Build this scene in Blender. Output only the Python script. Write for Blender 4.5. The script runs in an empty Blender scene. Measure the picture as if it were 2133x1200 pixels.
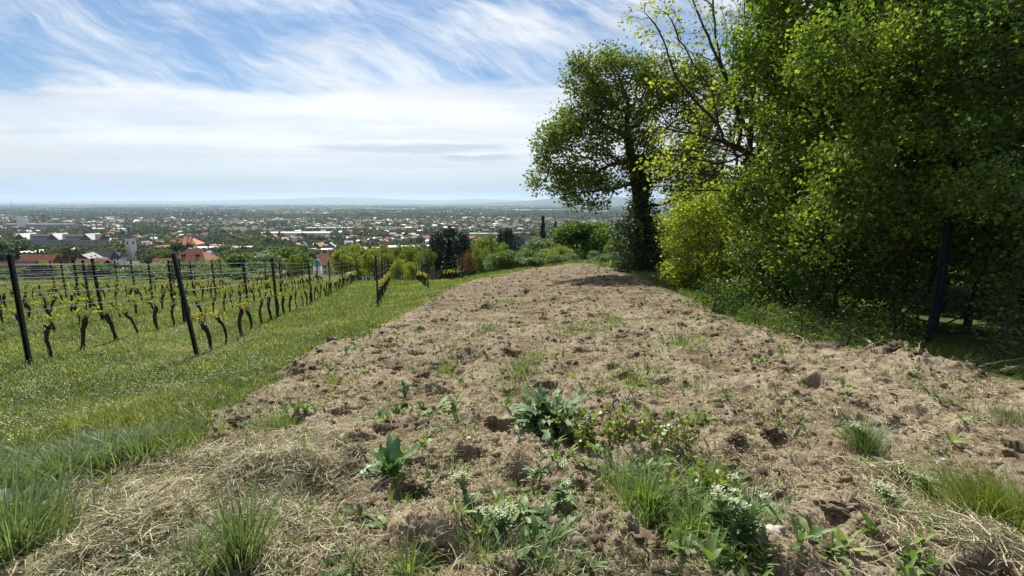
import bpy, math, random
import numpy as np
from math import radians as R, sin, cos, tan, pi, atan2, hypot
random.seed(7); rng = np.random.default_rng(11)
scene = bpy.context.scene
COL = scene.collection

# ------------------------------------------------------------------ camera
F = 1000.0; W0, H0 = 2133, 1200
TH = math.atan(180 / F)
EYE = np.array([0.0, 0.0, 1.6])
cam = bpy.data.cameras.new('camera'); camo = bpy.data.objects.new('camera', cam); COL.objects.link(camo)
cam.sensor_width = 36; cam.lens = 36 * F / W0
cam.clip_start = 0.05; cam.clip_end = 90000
camo.location = EYE; camo.rotation_euler = (pi / 2 - TH, 0, 0)
scene.camera = camo

# ------------------------------------------------------------------ exposure
scene.view_settings.view_transform = 'Standard'; scene.view_settings.look = 'None'
scene.view_settings.gamma = 1.0; scene.view_settings.exposure = 0.62
scene.cycles.use_denoising = True
scene.cycles.max_bounces = 8; scene.cycles.diffuse_bounces = 3; scene.cycles.glossy_bounces = 2
scene.cycles.transmission_bounces = 5; scene.cycles.volume_bounces = 0; scene.cycles.transparent_max_bounces = 8

# ------------------------------------------------------------------ node helper
class NT:
    def __init__(s, tree): s.t = tree; tree.nodes.clear()
    def n(s, typ, ins=None, **kw):
        nd = s.t.nodes.new(typ)
        for k, v in kw.items(): setattr(nd, k, v)
        for k, v in (ins or {}).items():
            if isinstance(v, bpy.types.NodeSocket): s.t.links.new(v, nd.inputs[k])
            else:
                try: nd.inputs[k].default_value = v
                except Exception:
                    nd.inputs[k].default_value = tuple(v) + (1,) if hasattr(v, '__len__') else v
        return nd
    def math(s, op, a, b=0.0, c=0.0, clamp=False):
        return s.n('ShaderNodeMath', {0: a, 1: b, 2: c}, operation=op, use_clamp=clamp).outputs[0]
    def ramp(s, fac, stops, interp='LINEAR'):
        nd = s.n('ShaderNodeValToRGB', {0: fac}); cr = nd.color_ramp; cr.interpolation = interp
        while len(cr.elements) < len(stops): cr.elements.new(0.5)
        for e, (p, c) in zip(cr.elements, stops):
            e.position = p; e.color = (c, c, c, 1) if not hasattr(c, '__len__') else tuple(c) + (1,)
        return nd.outputs[0]
    def mix(s, f, a, b, bt='MIX'):
        nd = s.n('ShaderNodeMix', data_type='RGBA', blend_type=bt)
        for i, v in ((0, f), (6, a), (7, b)):
            if isinstance(v, bpy.types.NodeSocket): s.t.links.new(v, nd.inputs[i])
            else: nd.inputs[i].default_value = v if not hasattr(v, '__len__') else (tuple(v) + (1,))[:4]
        return nd.outputs[2]
    def sstep(s, v, a, b):
        return s.n('ShaderNodeMapRange', {0: v, 1: a, 2: b, 3: 0.0, 4: 1.0}, interpolation_type='SMOOTHSTEP').outputs[0]
    def noise(s, vec, scale, detail=4.0, rough=0.55, dist=0.0):
        return s.n('ShaderNodeTexNoise', {'Vector': vec, 'Scale': scale, 'Detail': detail, 'Roughness': rough, 'Distortion': dist}).outputs[0]
    def mapping(s, vec, loc=(0, 0, 0), rot=(0, 0, 0), scale=(1, 1, 1), vt='POINT'):
        return s.n('ShaderNodeMapping', {'Vector': vec, 'Location': loc, 'Rotation': rot, 'Scale': scale}, vector_type=vt).outputs[0]

# ------------------------------------------------------------------ sky and sun
SUN_EL, SUN_AZ = 47.0, -16.0          # azimuth: degrees to the right of straight ahead
w = bpy.data.worlds.new('World'); scene.world = w; w.use_nodes = True
N = NT(w.node_tree)
gen = N.n('ShaderNodeTexCoord').outputs['Generated']
sep = N.n('ShaderNodeSeparateXYZ', {0: gen}).outputs
dx, dy, dz = sep
sky = N.n('ShaderNodeTexSky', sky_type='NISHITA', sun_disc=False, sun_elevation=R(SUN_EL), sun_rotation=R(SUN_AZ),
          altitude=200.0, air_density=1.0, dust_density=0.6, ozone_density=2.2).outputs[0]
zc = N.math('MAXIMUM', dz, 0.012)
u = N.math('DIVIDE', dx, zc); v = N.math('DIVIDE', dy, zc)
uv = N.n('ShaderNodeCombineXYZ', {0: u, 1: v, 2: 0.0}).outputs[0]
azel = N.n('ShaderNodeCombineXYZ', {0: N.math('DIVIDE', dx, N.math('MAXIMUM', dy, 0.05)), 1: N.math('DIVIDE', dz, N.math('MAXIMUM', dy, 0.05)), 2: 0.0}).outputs[0]
azs = N.n('ShaderNodeSeparateXYZ', {0: azel}).outputs
# high cirrus streaks, combed by the wind
wv1 = N.n('ShaderNodeTexNoise', {'Vector': N.mapping(azel, (5, 1, 0), (0, 0, 0), (1, 1.8, 1)), 'Scale': 2.2, 'Detail': 3.0}).outputs[1]
azw = N.n('ShaderNodeVectorMath', {0: azel, 1: N.n('ShaderNodeVectorMath', {0: wv1, 3: 0.16}, operation='SCALE').outputs[0]}, operation='ADD').outputs[0]
def streak(rot, sx, sy, sc, loc, rough=0.62, dist=0.3):
    return N.noise(N.mapping(N.mapping(azw, (0, 0, 0), (0, 0, R(rot))), loc, (0, 0, 0), (sx, sy, 1)), sc, 9.0, rough, dist)
st1 = streak(21, 0.8, 3.4, 2.6, (3.4, 0.7, 0))
st2 = streak(30, 1.0, 5.5, 4.6, (1.3, 4.0, 0), 0.68, 0.6)
st3 = streak(13, 0.9, 5.0, 3.0, (8.3, 2.2, 0))
big = N.noise(N.mapping(azw, (1.9, 5.2, 0), (0, 0, R(25)), (1, 1.6, 1)), 2.4, 3.0, 0.5)
c1 = N.math('ADD', N.math('ADD', N.math('MULTIPLY', st1, 0.45), N.math('MULTIPLY', st2, 0.3)), N.math('MULTIPLY', st3, 0.25))
c1 = N.math('ADD', c1, N.math('MULTIPLY', N.math('SUBTRACT', big, 0.5), 0.35))
cir = N.math('MULTIPLY', N.sstep(c1, 0.40, 0.63), 0.88)
# white sheet low over the plain
edge = N.math('MULTIPLY', N.math('SUBTRACT', N.noise(N.mapping(azel, (0.3, 2, 0), (0, 0, 0), (1.2, 5.0, 1)), 2.2, 6.0, 0.6), 0.5), 0.11)
el = N.math('ADD', azs[1], edge)
sheet = N.math('SUBTRACT', 1.0, N.sstep(el, 0.205, 0.240))
shn = N.noise(N.mapping(azel, (4, 1, 0), (0, 0, 0), (0.8, 9.0, 1)), 2.6, 7.0, 0.6, 0.3)
sheet = N.math('MULTIPLY', sheet, N.math('ADD', 0.66, N.math('MULTIPLY', N.sstep(shn, 0.35, 0.62), 0.32)))
mask = N.math('SUBTRACT', 1.0, N.math('MULTIPLY', N.math('SUBTRACT', 1.0, cir), N.math('SUBTRACT', 1.0, sheet)))
mask = N.math('MULTIPLY', mask, 0.94)
# cloud brightness: glows near the sun, greyer bases low down
sdir = (cos(R(SUN_EL)) * sin(R(SUN_AZ)), cos(R(SUN_EL)) * cos(R(SUN_AZ)), sin(R(SUN_EL)))
sd = N.n('ShaderNodeVectorMath', {0: gen, 1: sdir}, operation='DOT_PRODUCT').outputs['Value']
glow = N.math('POWER', N.math('MAXIMUM', sd, 0.0), 5.0)
lum = N.math('ADD', 7.9, N.math('MULTIPLY', glow, 3.0))
band = N.noise(N.mapping(azel, (7, 3, 0), (0, 0, 0), (0.7, 13.0, 1)), 2.0, 5.0, 0.55)
lum = N.math('MULTIPLY', lum, N.math('ADD', 0.84, N.math('MULTIPLY', N.sstep(band, 0.35, 0.65), 0.14)))
cc = N.mix(N.sstep(azs[1], 0.0, 0.12), (0.53, 0.64, 0.71), (0.97, 0.985, 1.0))
cloudc = N.n('ShaderNodeVectorMath', {0: cc, 3: lum}, operation='SCALE').outputs[0]
sky = N.mix(1.0, sky, (0.50, 0.64, 0.74), 'MULTIPLY')
skyc = N.mix(mask, sky, cloudc)
# a flat lens cloud with a shaded underside and a bright rim
def lens(cx, cy, rx, ry, amp, seed):
    nz = N.math('MULTIPLY', N.math('SUBTRACT', N.noise(N.mapping(azel, (seed, 0, 0), (0, 0, 0), (5, 22, 1)), 2.0, 5.0, 0.6), 0.5), amp)
    ex = N.math('DIVIDE', N.math('SUBTRACT', azs[0], cx), rx)
    ey = N.math('DIVIDE', N.math('SUBTRACT', azs[1], N.math('ADD', cy, nz)), ry)
    r = N.math('SQRT', N.math('ADD', N.math('MULTIPLY', ex, ex), N.math('MULTIPLY', ey, ey)))
    return N.math('SUBTRACT', 1.0, N.sstep(r, 0.55, 1.0)), ey
for (cx, cy, rx, ry, seed) in ((-0.205, 0.108, 0.25, 0.016, 2.0), (-0.07, 0.088, 0.10, 0.012, 5.0)):
    m, ey = lens(cx, cy, rx, ry, 0.02, seed)
    lc = N.mix(N.sstep(ey, 0.0, 0.8), (4.3, 5.0, 5.7), (8.6, 8.9, 9.1))
    skyc = N.mix(N.math('MULTIPLY', m, 0.65), skyc, lc)
bg = N.n('ShaderNodeBackground', {0: skyc, 1: 0.082})
N.t.links.new(bg.outputs[0], N.n('ShaderNodeOutputWorld').inputs[0])

sl = bpy.data.lights.new('sun', 'SUN'); so = bpy.data.objects.new('sun', sl); COL.objects.link(so)
sl.energy = 5.0; sl.angle = R(0.5); sl.color = (1.0, 0.96, 0.875)
from mathutils import Vector, Matrix
so.rotation_euler = Vector(sdir).to_track_quat('Z', 'Y').to_euler()
so.location = (0, 0, 50)

# ------------------------------------------------------------------ numpy noise
def _h(ix, iy, seed):
    h = (ix.astype(np.int64) * 374761393 + iy.astype(np.int64) * 668265263 + seed * 1442695041) & 0xffffffff
    h = ((h ^ (h >> 13)) * 1274126177) & 0xffffffff
    h = ((h ^ (h >> 16)) * 2246822519) & 0xffffffff
    return ((h ^ (h >> 13)) & 0xffffff) / float(0xffffff)
def gnoise(x, y, seed=0):
    x = np.asarray(x, float); y = np.asarray(y, float)
    ix = np.floor(x); iy = np.floor(y); fx = x - ix; fy = y - iy
    ux = fx * fx * fx * (fx * (fx * 6 - 15) + 10); uy = fy * fy * fy * (fy * (fy * 6 - 15) + 10)
    def g(ox, oy):
        a = _h(ix + ox, iy + oy, seed) * 6.28318
        return np.cos(a) * (fx - ox) + np.sin(a) * (fy - oy)
    a = g(0, 0); b = g(1, 0); c = g(0, 1); d = g(1, 1)
    return 1.5 * ((a * (1 - ux) + b * ux) * (1 - uy) + (c * (1 - ux) + d * ux) * uy)
def fbm(x, y, seed=0, o=4, g=0.5):
    s = 0; a = 1.0
    for i in range(o):
        s = s + a * gnoise(x * 2 ** i + i * 17.3, y * 2 ** i - i * 9.1, seed + i); a *= g
    return s
def domes(x, y, cell, rad, seed):
    X = x / cell; Y = y / cell; ix = np.floor(X); iy = np.floor(Y); out = np.zeros_like(X)
    for ox in (-1, 0, 1):
        for oy in (-1, 0, 1):
            cx = ix + ox; cy = iy + oy
            px = cx + _h(cx, cy, seed); py = cy + _h(cx, cy, seed + 5); rr = rad * (0.25 + 0.75 * _h(cx, cy, seed + 9) ** 2)
            d2 = ((X - px) ** 2 + (Y - py) ** 2) / (rr * rr)
            out = np.maximum(out, np.sqrt(np.maximum(0, 1 - d2)) * rr)
    return out * cell
def ss(a, b, x):
    t = np.clip((np.asarray(x, float) - a) / (b - a), 0, 1); return t * t * (3 - 2 * t)

# ------------------------------------------------------------------ terrain height
DT = np.array([0, 34, 45, 60, 100, 150, 220, 300, 450, 600, 800, 1000, 1500, 2000, 3000, 5000, 90000.])
DR = np.array([1.6, 5.4, 7.4, 10.6, 18.0, 25.5, 33.5, 41.5, 53, 61, 70, 75, 82, 85, 87, 88, 88.])
def hbase(X, Y):
    X = np.asarray(X, float); Y = np.asarray(Y, float)
    s = np.interp(X, [-30, -9, -5, 4, 40], [0.125, 0.125, 0.118, 0.078, 0.07])
    near = np.where(Y > 0, -s * Y, -s * Y * 0.8) - 0.28 * ss(-1.2, -6.0, X) * ss(2.0, 7.0, Y)
    wv = ss(30, 58, Y)
    zf = 1.6 - np.interp(np.log(np.maximum(Y, 1.0) + 20), np.log(DT + 20), DR)
    zf = zf + ss(150, 400, Y) * 2.0 * gnoise(X / 170.0, Y / 170.0, 3)
    side = ss(12, 40, X) * 0.5 * (1 - wv)
    z = near * (1 - wv) + zf * wv + side
    return z + 0.05 * gnoise(X / 2.6, Y / 2.6, 41) * (1 - ss(40, 80, Y))
def ray(px, py):
    a = (px - 1066.5) / F; b = (600 - py) / F
    return np.array([a, cos(TH) + b * sin(TH), -sin(TH) + b * cos(TH)])
def pt(px, py, D):
    d = ray(px, py); return EYE + d * (D / d[1])
_T = np.concatenate([np.linspace(1, 60, 2400), np.geomspace(60, 20000, 1500)])
def gpt(px, py):
    d = ray(px, py); d = d / d[1]; P = EYE[None] + d[None] * _T[:, None]
    below = P[:, 2] < hbase(P[:, 0], P[:, 1])
    i = int(np.argmax(below)) if below.any() else len(_T) - 1
    return P[i]
def xcol(px, D): return (px - 1066.5) / F * D * 1.02   # close enough for far things
def gz(px, D):
    q = pt(px, 470, D); return np.array([q[0], D, float(hbase(q[0], D))])

# ------------------------------------------------------------------ tilled field outline
LE = [gpt(*p)[:2] for p in [(-60, 1190), (60, 1060), (130, 1005), (300, 960), (400, 925), (430, 880), (560, 810), (600, 772), (650, 735), (760, 700), (860, 648), (930, 605), (985, 580)]]
RE = [gpt(*p)[:2] for p in [(2133, 800), (1950, 752), (1750, 722), (1560, 684), (1480, 645), (1400, 606), (1340, 578)]]
LE = np.array(sorted(LE, key=lambda p: p[1])); RE = np.array(sorted(RE, key=lambda p: p[1]))
def soilmask(X, Y, n=True):
    xl = np.interp(Y, LE[:, 1], LE[:, 0]); xr = np.interp(Y, RE[:, 1], RE[:, 0])
    xl = np.where(Y < LE[0, 1], LE[0, 0] - (LE[0, 1] - Y) * 2.2, xl)
    q = (0.16 * fbm(X * 2.2, Y * 2.2, 61, 3) + 0.10 * gnoise(X * 9, Y * 9, 77)) * (1 + Y * 0.04) if n else 0
    a = ss(-0.10, 0.12, X - xl + q); b = ss(-0.15, 0.35, xr - X + q)
    ye = np.interp(X, [-6, -1, 1, 6, 8], [25, 28.5, 32, 33, 33])
    c = ss(-0.6, 0.6, ye - Y + q * 3)
    return a * b * c
MOUNDS = []   # (x, y, radius, height): clods thrown up, and holes
for (px, py, r, h) in [(1700, 1110, .13, -.14), (1745, 1065, .17, .10), (1790, 1120, .10, .05), (875, 800, .16, .07), (870, 812, .10, -.07), (975, 745, .20, .12),
    (900, 815, .14, .05), (1080, 1000, .09, -.11), (1075, 972, .12, .06), (740, 985, .12, .07), (725, 1003, .07, -.06), (905, 1165, .15, -.13), (880, 1120, .18, .09),
    (1520, 960, .07, -.07), (1530, 935, .13, .06), (1610, 930, .16, .07), (1600, 945, .08, -.05), (690, 728, .30, .13), (625, 775, .24, .09), (650, 722, .15, .07), (480, 880, .22, .10), (500, 900, .12, -.07),
    (430, 905, .18, .06), (830, 930, .09, .05), (670, 1035, .17, -.09), (640, 1000, .25, .09), (1870, 750, .45, .11), (1900, 765, .3, .08), (1700, 700, .5, .10), (1580, 690, .4, .10), (1330, 1160, .2, .10), (1210, 1095, .07, -.08),
    (1240, 1130, .18, .07), (1870, 1010, .10, .06), (1880, 975, .12, -.05), (1370, 1120, .12, -.08), (1620, 1180, .16, .06), (1560, 1000, .09, -.06), (1390, 780, .1, .05), (1450, 800, .12, .07), (1300, 830, .1, .05),
    (980, 875, .1, .05), (1030, 655, .2, .09), (1095, 610, .25, .14), (1010, 645, .3, .1), (900, 640, .4, .12), (1340, 690, .3, .1), (1220, 640, .3, .1), (1900, 870, .09, .07), (1790, 850, .1, .07), (1770, 880, .06, -.05),
    (1700, 790, .14, .07), (2000, 900, .1, .06), (2050, 1180, .2, .1), (300, 1120, .3, .08), (520, 1010, .25, .09), (950, 1110, .09, .06), (1620, 790, .1, .06), (2040, 760, .4, .12)]:
    g = gpt(px, py); MOUNDS.append((g[0], g[1], r, h))
def detail(X, Y, S=None):
    S = soilmask(X, Y) if S is None else S
    z = np.zeros_like(X)
    wx = X + 0.05 * gnoise(X * 5, Y * 5, 91); wy = Y + 0.05 * gnoise(X * 5 + 40, Y * 5, 92)
    amp = 0.55 + 0.9 * ss(-0.25, 0.5, fbm(X * 0.7, Y * 0.7, 33, 2))
    d = 0.050 * fbm(wx * 1.6, wy * 1.6, 5, 3) + 0.030 * np.abs(fbm(wx * 4.0, wy * 4.0, 15, 3)) + 0.014 * np.abs(fbm(wx * 14, wy * 14, 25, 3)) \
        + 0.006 * gnoise(wx * 60, wy * 60, 35)
    w2x = wx + 0.035 * gnoise(X * 22, Y * 22, 93); w2y = wy + 0.035 * gnoise(X * 22 + 9, Y * 22, 94)
    d = d + 0.26 * domes(w2x, w2y, 0.19, 0.45, 51) * amp + 0.42 * domes(w2x, w2y, 0.075, 0.48, 52) * amp + 0.55 * domes(wx + .3, wy, 0.034, 0.45, 55) + 0.010 * np.abs(gnoise(X * 38, Y * 38, 36))
    fr = (X - 0.20 * Y) * 7.2 + 1.6 * fbm(X * .6, Y * .35, 21, 2); d = d + 0.020 * np.sin(fr) * (0.5 + gnoise(X * .8, Y * .4, 22))
    pit = domes(w2x + 3, w2y + 1, 0.55, 0.30, 57); d = d - 1.1 * pit * (0.4 + amp * .6)
    d = d + 0.040 * np.maximum(0, fbm(wx * 2.3, wy * 2.3, 44, 4) - .15)
    for (mx, my, r, h) in MOUNDS:
        q = ((X - mx) ** 2 + (Y - my) ** 2) / (r * r)
        near = q < 6; h = h * 1.3
        if near.any():
            qq = q[near] * (1 + 0.35 * gnoise(X[near] * 12, Y[near] * 12, 19))
            d[near] += h * np.exp(-qq * 1.2)
    g = 0.018 * fbm(X * 3, Y * 3, 71, 3)
    return d * S * np.clip(1.15 - Y / 60, 0.5, 1) + g * (1 - S) * (1 - ss(50, 90, Y))
def hfull(X, Y):
    X = np.atleast_1d(np.asarray(X, float)); Y = np.atleast_1d(np.asarray(Y, float))
    return hbase(X, Y) + detail(X, Y)

# ------------------------------------------------------------------ mesh helpers
def mesh(name, V, Fs, mats, fmat=None, smooth=True, attrs=None):
    V = np.ascontiguousarray(V, dtype=np.float32); me = bpy.data.meshes.new(name)
    if not isinstance(Fs, (list, tuple)): Fs = [Fs]
    Fs = [np.asarray(f, np.int32) for f in Fs if len(f)]
    me.vertices.add(len(V)); me.vertices.foreach_set('co', V.ravel())
    lt = sum(f.size for f in Fs); npol = sum(len(f) for f in Fs)
    me.loops.add(lt); me.polygons.add(npol)
    me.loops.foreach_set('vertex_index', np.concatenate([f.ravel() for f in Fs]))
    tot = np.concatenate([np.full(len(f), f.shape[1], np.int32) for f in Fs])
    st = np.concatenate([[0], np.cumsum(tot)[:-1]]).astype(np.int32)
    me.polygons.foreach_set('loop_start', st)
    if fmat is not None: me.polygons.foreach_set('material_index', np.ascontiguousarray(fmat, dtype=np.int32))
    for k, a in (attrs or {}).items():
        at = me.attributes.new(k, 'FLOAT', 'POINT'); at.data.foreach_set('value', np.ascontiguousarray(a, dtype=np.float32))
    for m in (mats if isinstance(mats, (list, tuple)) else [mats]): me.materials.append(m)
    me.update(calc_edges=True)
    if not smooth: me.shade_flat()
    return me
def link(name, me, parent=None, loc=(0, 0, 0)):
    o = bpy.data.objects.new(name, me); COL.objects.link(o); o.location = loc
    if parent is not None: o.parent = parent
    return o
def tag(o, label=None, cat=None, group=None, kind=None):
    if label: o['label'] = label
    if cat: o['category'] = cat
    if group: o['group'] = group
    if kind: o['kind'] = kind
    return o
def thing(name, label, cat, loc=(0, 0, 0), rz=0.0, group=None):
    o = link(name, None, None, tuple(float(q) for q in loc)); o.rotation_euler = (0, 0, rz); o.empty_display_size = 0.2
    return tag(o, label, cat, group)
def dup(root, loc, rz=0.0, sc=1.0, label=None, group=None, keep=None, tilt=(0, 0)):
    r = root.copy(); COL.objects.link(r); r.location = tuple(float(q) for q in loc); r.rotation_euler = (tilt[0], tilt[1], rz)
    r.scale = (sc, sc, sc) if not hasattr(sc, '__len__') else sc
    if label: r['label'] = label
    if group: r['group'] = group
    for ch in root.children:
        if keep and ch.name.split('.')[0] not in keep: continue
        c = ch.copy(); COL.objects.link(c); c.parent = r
        for g in ch.children:
            d = g.copy(); COL.objects.link(d); d.parent = c
    return r
def merge(pv, pf, M, L, tint=None):
    """many transformed copies of one small mesh as arrays"""
    n = len(L); k = len(pv)
    V = (np.einsum('nij,kj->nki', M, pv) + L[:, None, :]).reshape(-1, 3)
    Fc = (pf[None] + (np.arange(n) * k)[:, None, None]).reshape(-1, pf.shape[1])
    t = np.repeat(tint if tint is not None else rng.random(n), k)
    return V, Fc, t
def rotm(n, up=0.0, flat=None):
    """random rotation matrices; flat>0 keeps the local z near world z"""
    a = rng.random(n) * 2 * pi
    if flat is None:
        z = rng.normal(size=(n, 3)); z[:, 2] += up
    else:
        z = rng.normal(size=(n, 3)) * flat; z[:, 2] = 1
    z /= np.linalg.norm(z, axis=1)[:, None]
    t = np.stack([np.cos(a), np.sin(a), np.zeros(n)], 1) + 1e-3
    x = t - z * (t * z).sum(1)[:, None]; x /= np.linalg.norm(x, axis=1)[:, None]
    y = np.cross(z, x)
    return np.stack([x, y, z], 2)
class MB:
    def __init__(s): s.V = []; s.F = {}; s.n = 0; s.T = []
    def add(s, V, Fs, mi=0, tint=None):
        V = np.asarray(V, float)
        for f in (Fs if isinstance(Fs, list) else [Fs]):
            f = np.asarray(f)
            if len(f): s.F.setdefault((f.shape[1], mi), []).append(f + s.n)
        s.V.append(V); s.n += len(V); s.T.append(np.full(len(V), 0.5) if tint is None else (np.zeros(len(V)) + tint))
    def box(s, c, d, mi=0, rz=0.0):
        q = np.array([[x, y, z] for z in (-.5, .5) for y in (-.5, .5) for x in (-.5, .5)]) * np.array(d)
        q = q @ np.array([[cos(rz), sin(rz), 0], [-sin(rz), cos(rz), 0], [0, 0, 1]]) + np.array(c)
        s.add(q, np.array([[0, 2, 3, 1], [4, 5, 7, 6], [0, 1, 5, 4], [2, 6, 7, 3], [0, 4, 6, 2], [1, 3, 7, 5]]), mi)
    def tube(s, P, r, k=6, mi=0, cap=True, tint=None):
        P = np.asarray(P, float); n = len(P); r = np.zeros(n) + r
        T = np.gradient(P, axis=0); T /= np.linalg.norm(T, axis=1)[:, None] + 1e-9
        ref = np.array([0.31, 0.95, 0.05]) if abs(T[0, 2]) > 0.5 else np.array([0, 0, 1.0])
        A = np.cross(T, ref); A /= np.linalg.norm(A, axis=1)[:, None] + 1e-9; B = np.cross(T, A)
        an = np.arange(k) * 2 * pi / k
        V = (P[:, None] + r[:, None, None] * (A[:, None] * np.cos(an)[None, :, None] + B[:, None] * np.sin(an)[None, :, None])).reshape(-1, 3)
        i = np.arange(n - 1)[:, None] * k; j = np.arange(k)[None]; j2 = (j + 1) % k
        Q = np.stack([i + j, i + j2, i + k + j2, i + k + j], -1).reshape(-1, 4)
        fs = [Q]
        if cap: fs.append(np.array([list(range(k))[::-1], list(range((n - 1) * k, n * k))]))
        s.add(V, fs, mi, tint)
    def build(s, name, mats, smooth=True, off=(0, 0, 0)):
        keys = sorted(s.F); Fs = [np.concatenate(s.F[k]) for k in keys]
        fm = np.concatenate([np.full(len(f), k[1]) for k, f in zip(keys, Fs)])
        return mesh(name, np.concatenate(s.V) - np.array(off), Fs, mats, fm, smooth, {'tint': np.concatenate(s.T)})

# ------------------------------------------------------------------ materials
def mat(name):
    m = bpy.data.materials.new(name); m.use_nodes = True; return m, NT(m.node_tree)
def out(n, sh, disp=None):
    o = n.n('ShaderNodeOutputMaterial'); n.t.links.new(sh, o.inputs[0]); return o
def leafmat(name, lo, mid, hi, trans=0.45, gloss=0.07, rough=0.38, objvar=0.0, patch=0.0, tboost=(1.42, 1.55, 0.70)):
    m, n = mat(name)
    t = n.n('ShaderNodeAttribute', attribute_name='tint').outputs['Fac']
    if objvar: t = n.math('ADD', n.math('MULTIPLY', t, 1 - objvar), n.math('MULTIPLY', n.n('ShaderNodeObjectInfo').outputs['Random'], objvar))
    c = n.ramp(t, [(0, lo), (0.5, mid), (1, hi)])
    if patch:
        pn = n.noise(n.n('ShaderNodeNewGeometry').outputs['Position'], patch, 3)
        c = n.mix(n.sstep(pn, 0.35, 0.65), c, n.mix(1.0, c, (0.72, 0.82, 0.8), 'MULTIPLY'))
    d = n.n('ShaderNodeBsdfDiffuse', {0: c}).outputs[0]
    tr = n.n('ShaderNodeBsdfTranslucent', {0: n.mix(1.0, c, tboost, 'MULTIPLY')}).outputs[0]
    s = n.n('ShaderNodeMixShader', {0: trans, 1: d, 2: tr}).outputs[0]
    g = n.n('ShaderNodeBsdfGlossy', {0: (0.7, 0.8, 0.75), 1: rough + 0.12}).outputs[0]
    s = n.n('ShaderNodeMixShader', {0: gloss, 1: s, 2: g}).outputs[0]
    out(n, s); return m
def plain(name, c, rough=0.8, var=0.15, scale=3.0, spec=0.3, bump=0.0, metallic=0.0, c2=None):
    m, n = mat(name)
    tc = n.n('ShaderNodeTexCoord').outputs['Object']
    nz = n.noise(tc, scale, 5)
    a = tuple(q * (1 - var) for q in c); b = c2 or tuple(min(1, q * (1 + var)) for q in c)
    col = n.ramp(nz, [(0.3, a), (0.7, b)])
    kw = {'Base Color': col, 'Roughness': rough, 'Specular IOR Level': spec, 'Metallic': metallic}
    if bump: kw['Normal'] = n.n('ShaderNodeBump', {'Strength': bump, 'Distance': 0.02, 'Height': nz}).outputs[0]
    out(n, n.n('ShaderNodeBsdfPrincipled', kw).outputs[0]); return m
M_ = {}
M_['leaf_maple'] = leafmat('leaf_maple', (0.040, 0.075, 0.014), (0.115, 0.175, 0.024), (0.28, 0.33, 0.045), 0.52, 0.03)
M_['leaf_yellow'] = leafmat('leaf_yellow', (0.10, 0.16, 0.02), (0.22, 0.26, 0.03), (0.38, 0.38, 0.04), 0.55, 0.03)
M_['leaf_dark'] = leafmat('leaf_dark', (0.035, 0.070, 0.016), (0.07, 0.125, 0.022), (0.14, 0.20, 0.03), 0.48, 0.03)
M_['leaf_ivytree'] = leafmat('leaf_ivytree', (0.05, 0.080, 0.016), (0.115, 0.150, 0.026), (0.22, 0.24, 0.045), 0.5, 0.03)
M_['ivy'] = leafmat('ivy_leaf', (0.022, 0.042, 0.012), (0.040, 0.070, 0.018), (0.07, 0.11, 0.025), 0.2, 0.06)
M_['needle'] = leafmat('needle', (0.012, 0.026, 0.016), (0.022, 0.042, 0.022), (0.04, 0.06, 0.03), 0.1, 0.04)
M_['leaf_vine'] = leafmat('leaf_vine', (0.16, 0.10, 0.04), (0.34, 0.31, 0.05), (0.40, 0.36, 0.07), 0.5, 0.04)
M_['town_leaf'] = leafmat('town_leaf', (0.024, 0.045, 0.018), (0.072, 0.092, 0.028), (0.15, 0.15, 0.048), 0.3, 0.03, objvar=0.75)
M_['bush_leaf'] = leafmat('bush_leaf', (0.045, 0.08, 0.016), (0.085, 0.13, 0.022), (0.13, 0.18, 0.03), 0.4, 0.05)
M_['lime_leaf'] = leafmat('lime_leaf', (0.10, 0.14, 0.02), (0.19, 0.22, 0.03), (0.30, 0.29, 0.045), 0.45, 0.04)
M_['copper_leaf'] = leafmat('copper_leaf', (0.07, 0.03, 0.018), (0.13, 0.055, 0.03), (0.20, 0.09, 0.04), 0.35, 0.03)
M_['grass'] = leafmat('grass', (0.085, 0.120, 0.022), (0.175, 0.215, 0.042), (0.34, 0.33, 0.115), 0.45, 0.035, 0.45, patch=0.8)
M_['grass_blue'] = leafmat('grass_blue', (0.065, 0.105, 0.035), (0.14, 0.19, 0.075), (0.28, 0.32, 0.16), 0.35, 0.07, 0.45)
M_['weed'] = leafmat('weed_leaf', (0.08, 0.14, 0.03), (0.15, 0.22, 0.05), (0.27, 0.33, 0.10), 0.35, 0.05, 0.45)
M_['thistle'] = leafmat('thistle_leaf', (0.07, 0.12, 0.045), (0.14, 0.20, 0.08), (0.26, 0.33, 0.15), 0.3, 0.05, 0.5)
M_['dock'] = leafmat('dock_leaf', (0.035, 0.09, 0.02), (0.06, 0.14, 0.03), (0.11, 0.22, 0.05), 0.35, 0.10, 0.4)
M_['rose'] = leafmat('rose_leaf', (0.09, 0.15, 0.03), (0.16, 0.22, 0.04), (0.30, 0.24, 0.06), 0.45, 0.08)
M_['straw'] = leafmat('straw', (0.19, 0.14, 0.075), (0.38, 0.30, 0.175), (0.64, 0.56, 0.37), 0.2, 0.03, 0.5, tboost=(1, 1, 0.9))
M_['hay'] = leafmat('hay', (0.13, 0.105, 0.05), (0.36, 0.31, 0.17), (0.68, 0.62, 0.42), 0.2, 0.04, 0.5, tboost=(1, 1, 0.9))
M_['white_flower'] = leafmat('white_flower', (0.42, 0.50, 0.24), (0.60, 0.64, 0.40), (0.74, 0.75, 0.58), 0.3, 0.02, tboost=(1, 1, 1))
M_['yellow_flower'] = leafmat('yellow_flower', (0.7, 0.5, 0.02), (0.8, 0.62, 0.03), (0.85, 0.7, 0.05), 0.3, 0.02, tboost=(1, 1, 1))
M_['bark'] = plain('bark', (0.060, 0.048, 0.036), 0.95, 0.45, 14.0, 0.1, 0.8)
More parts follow.
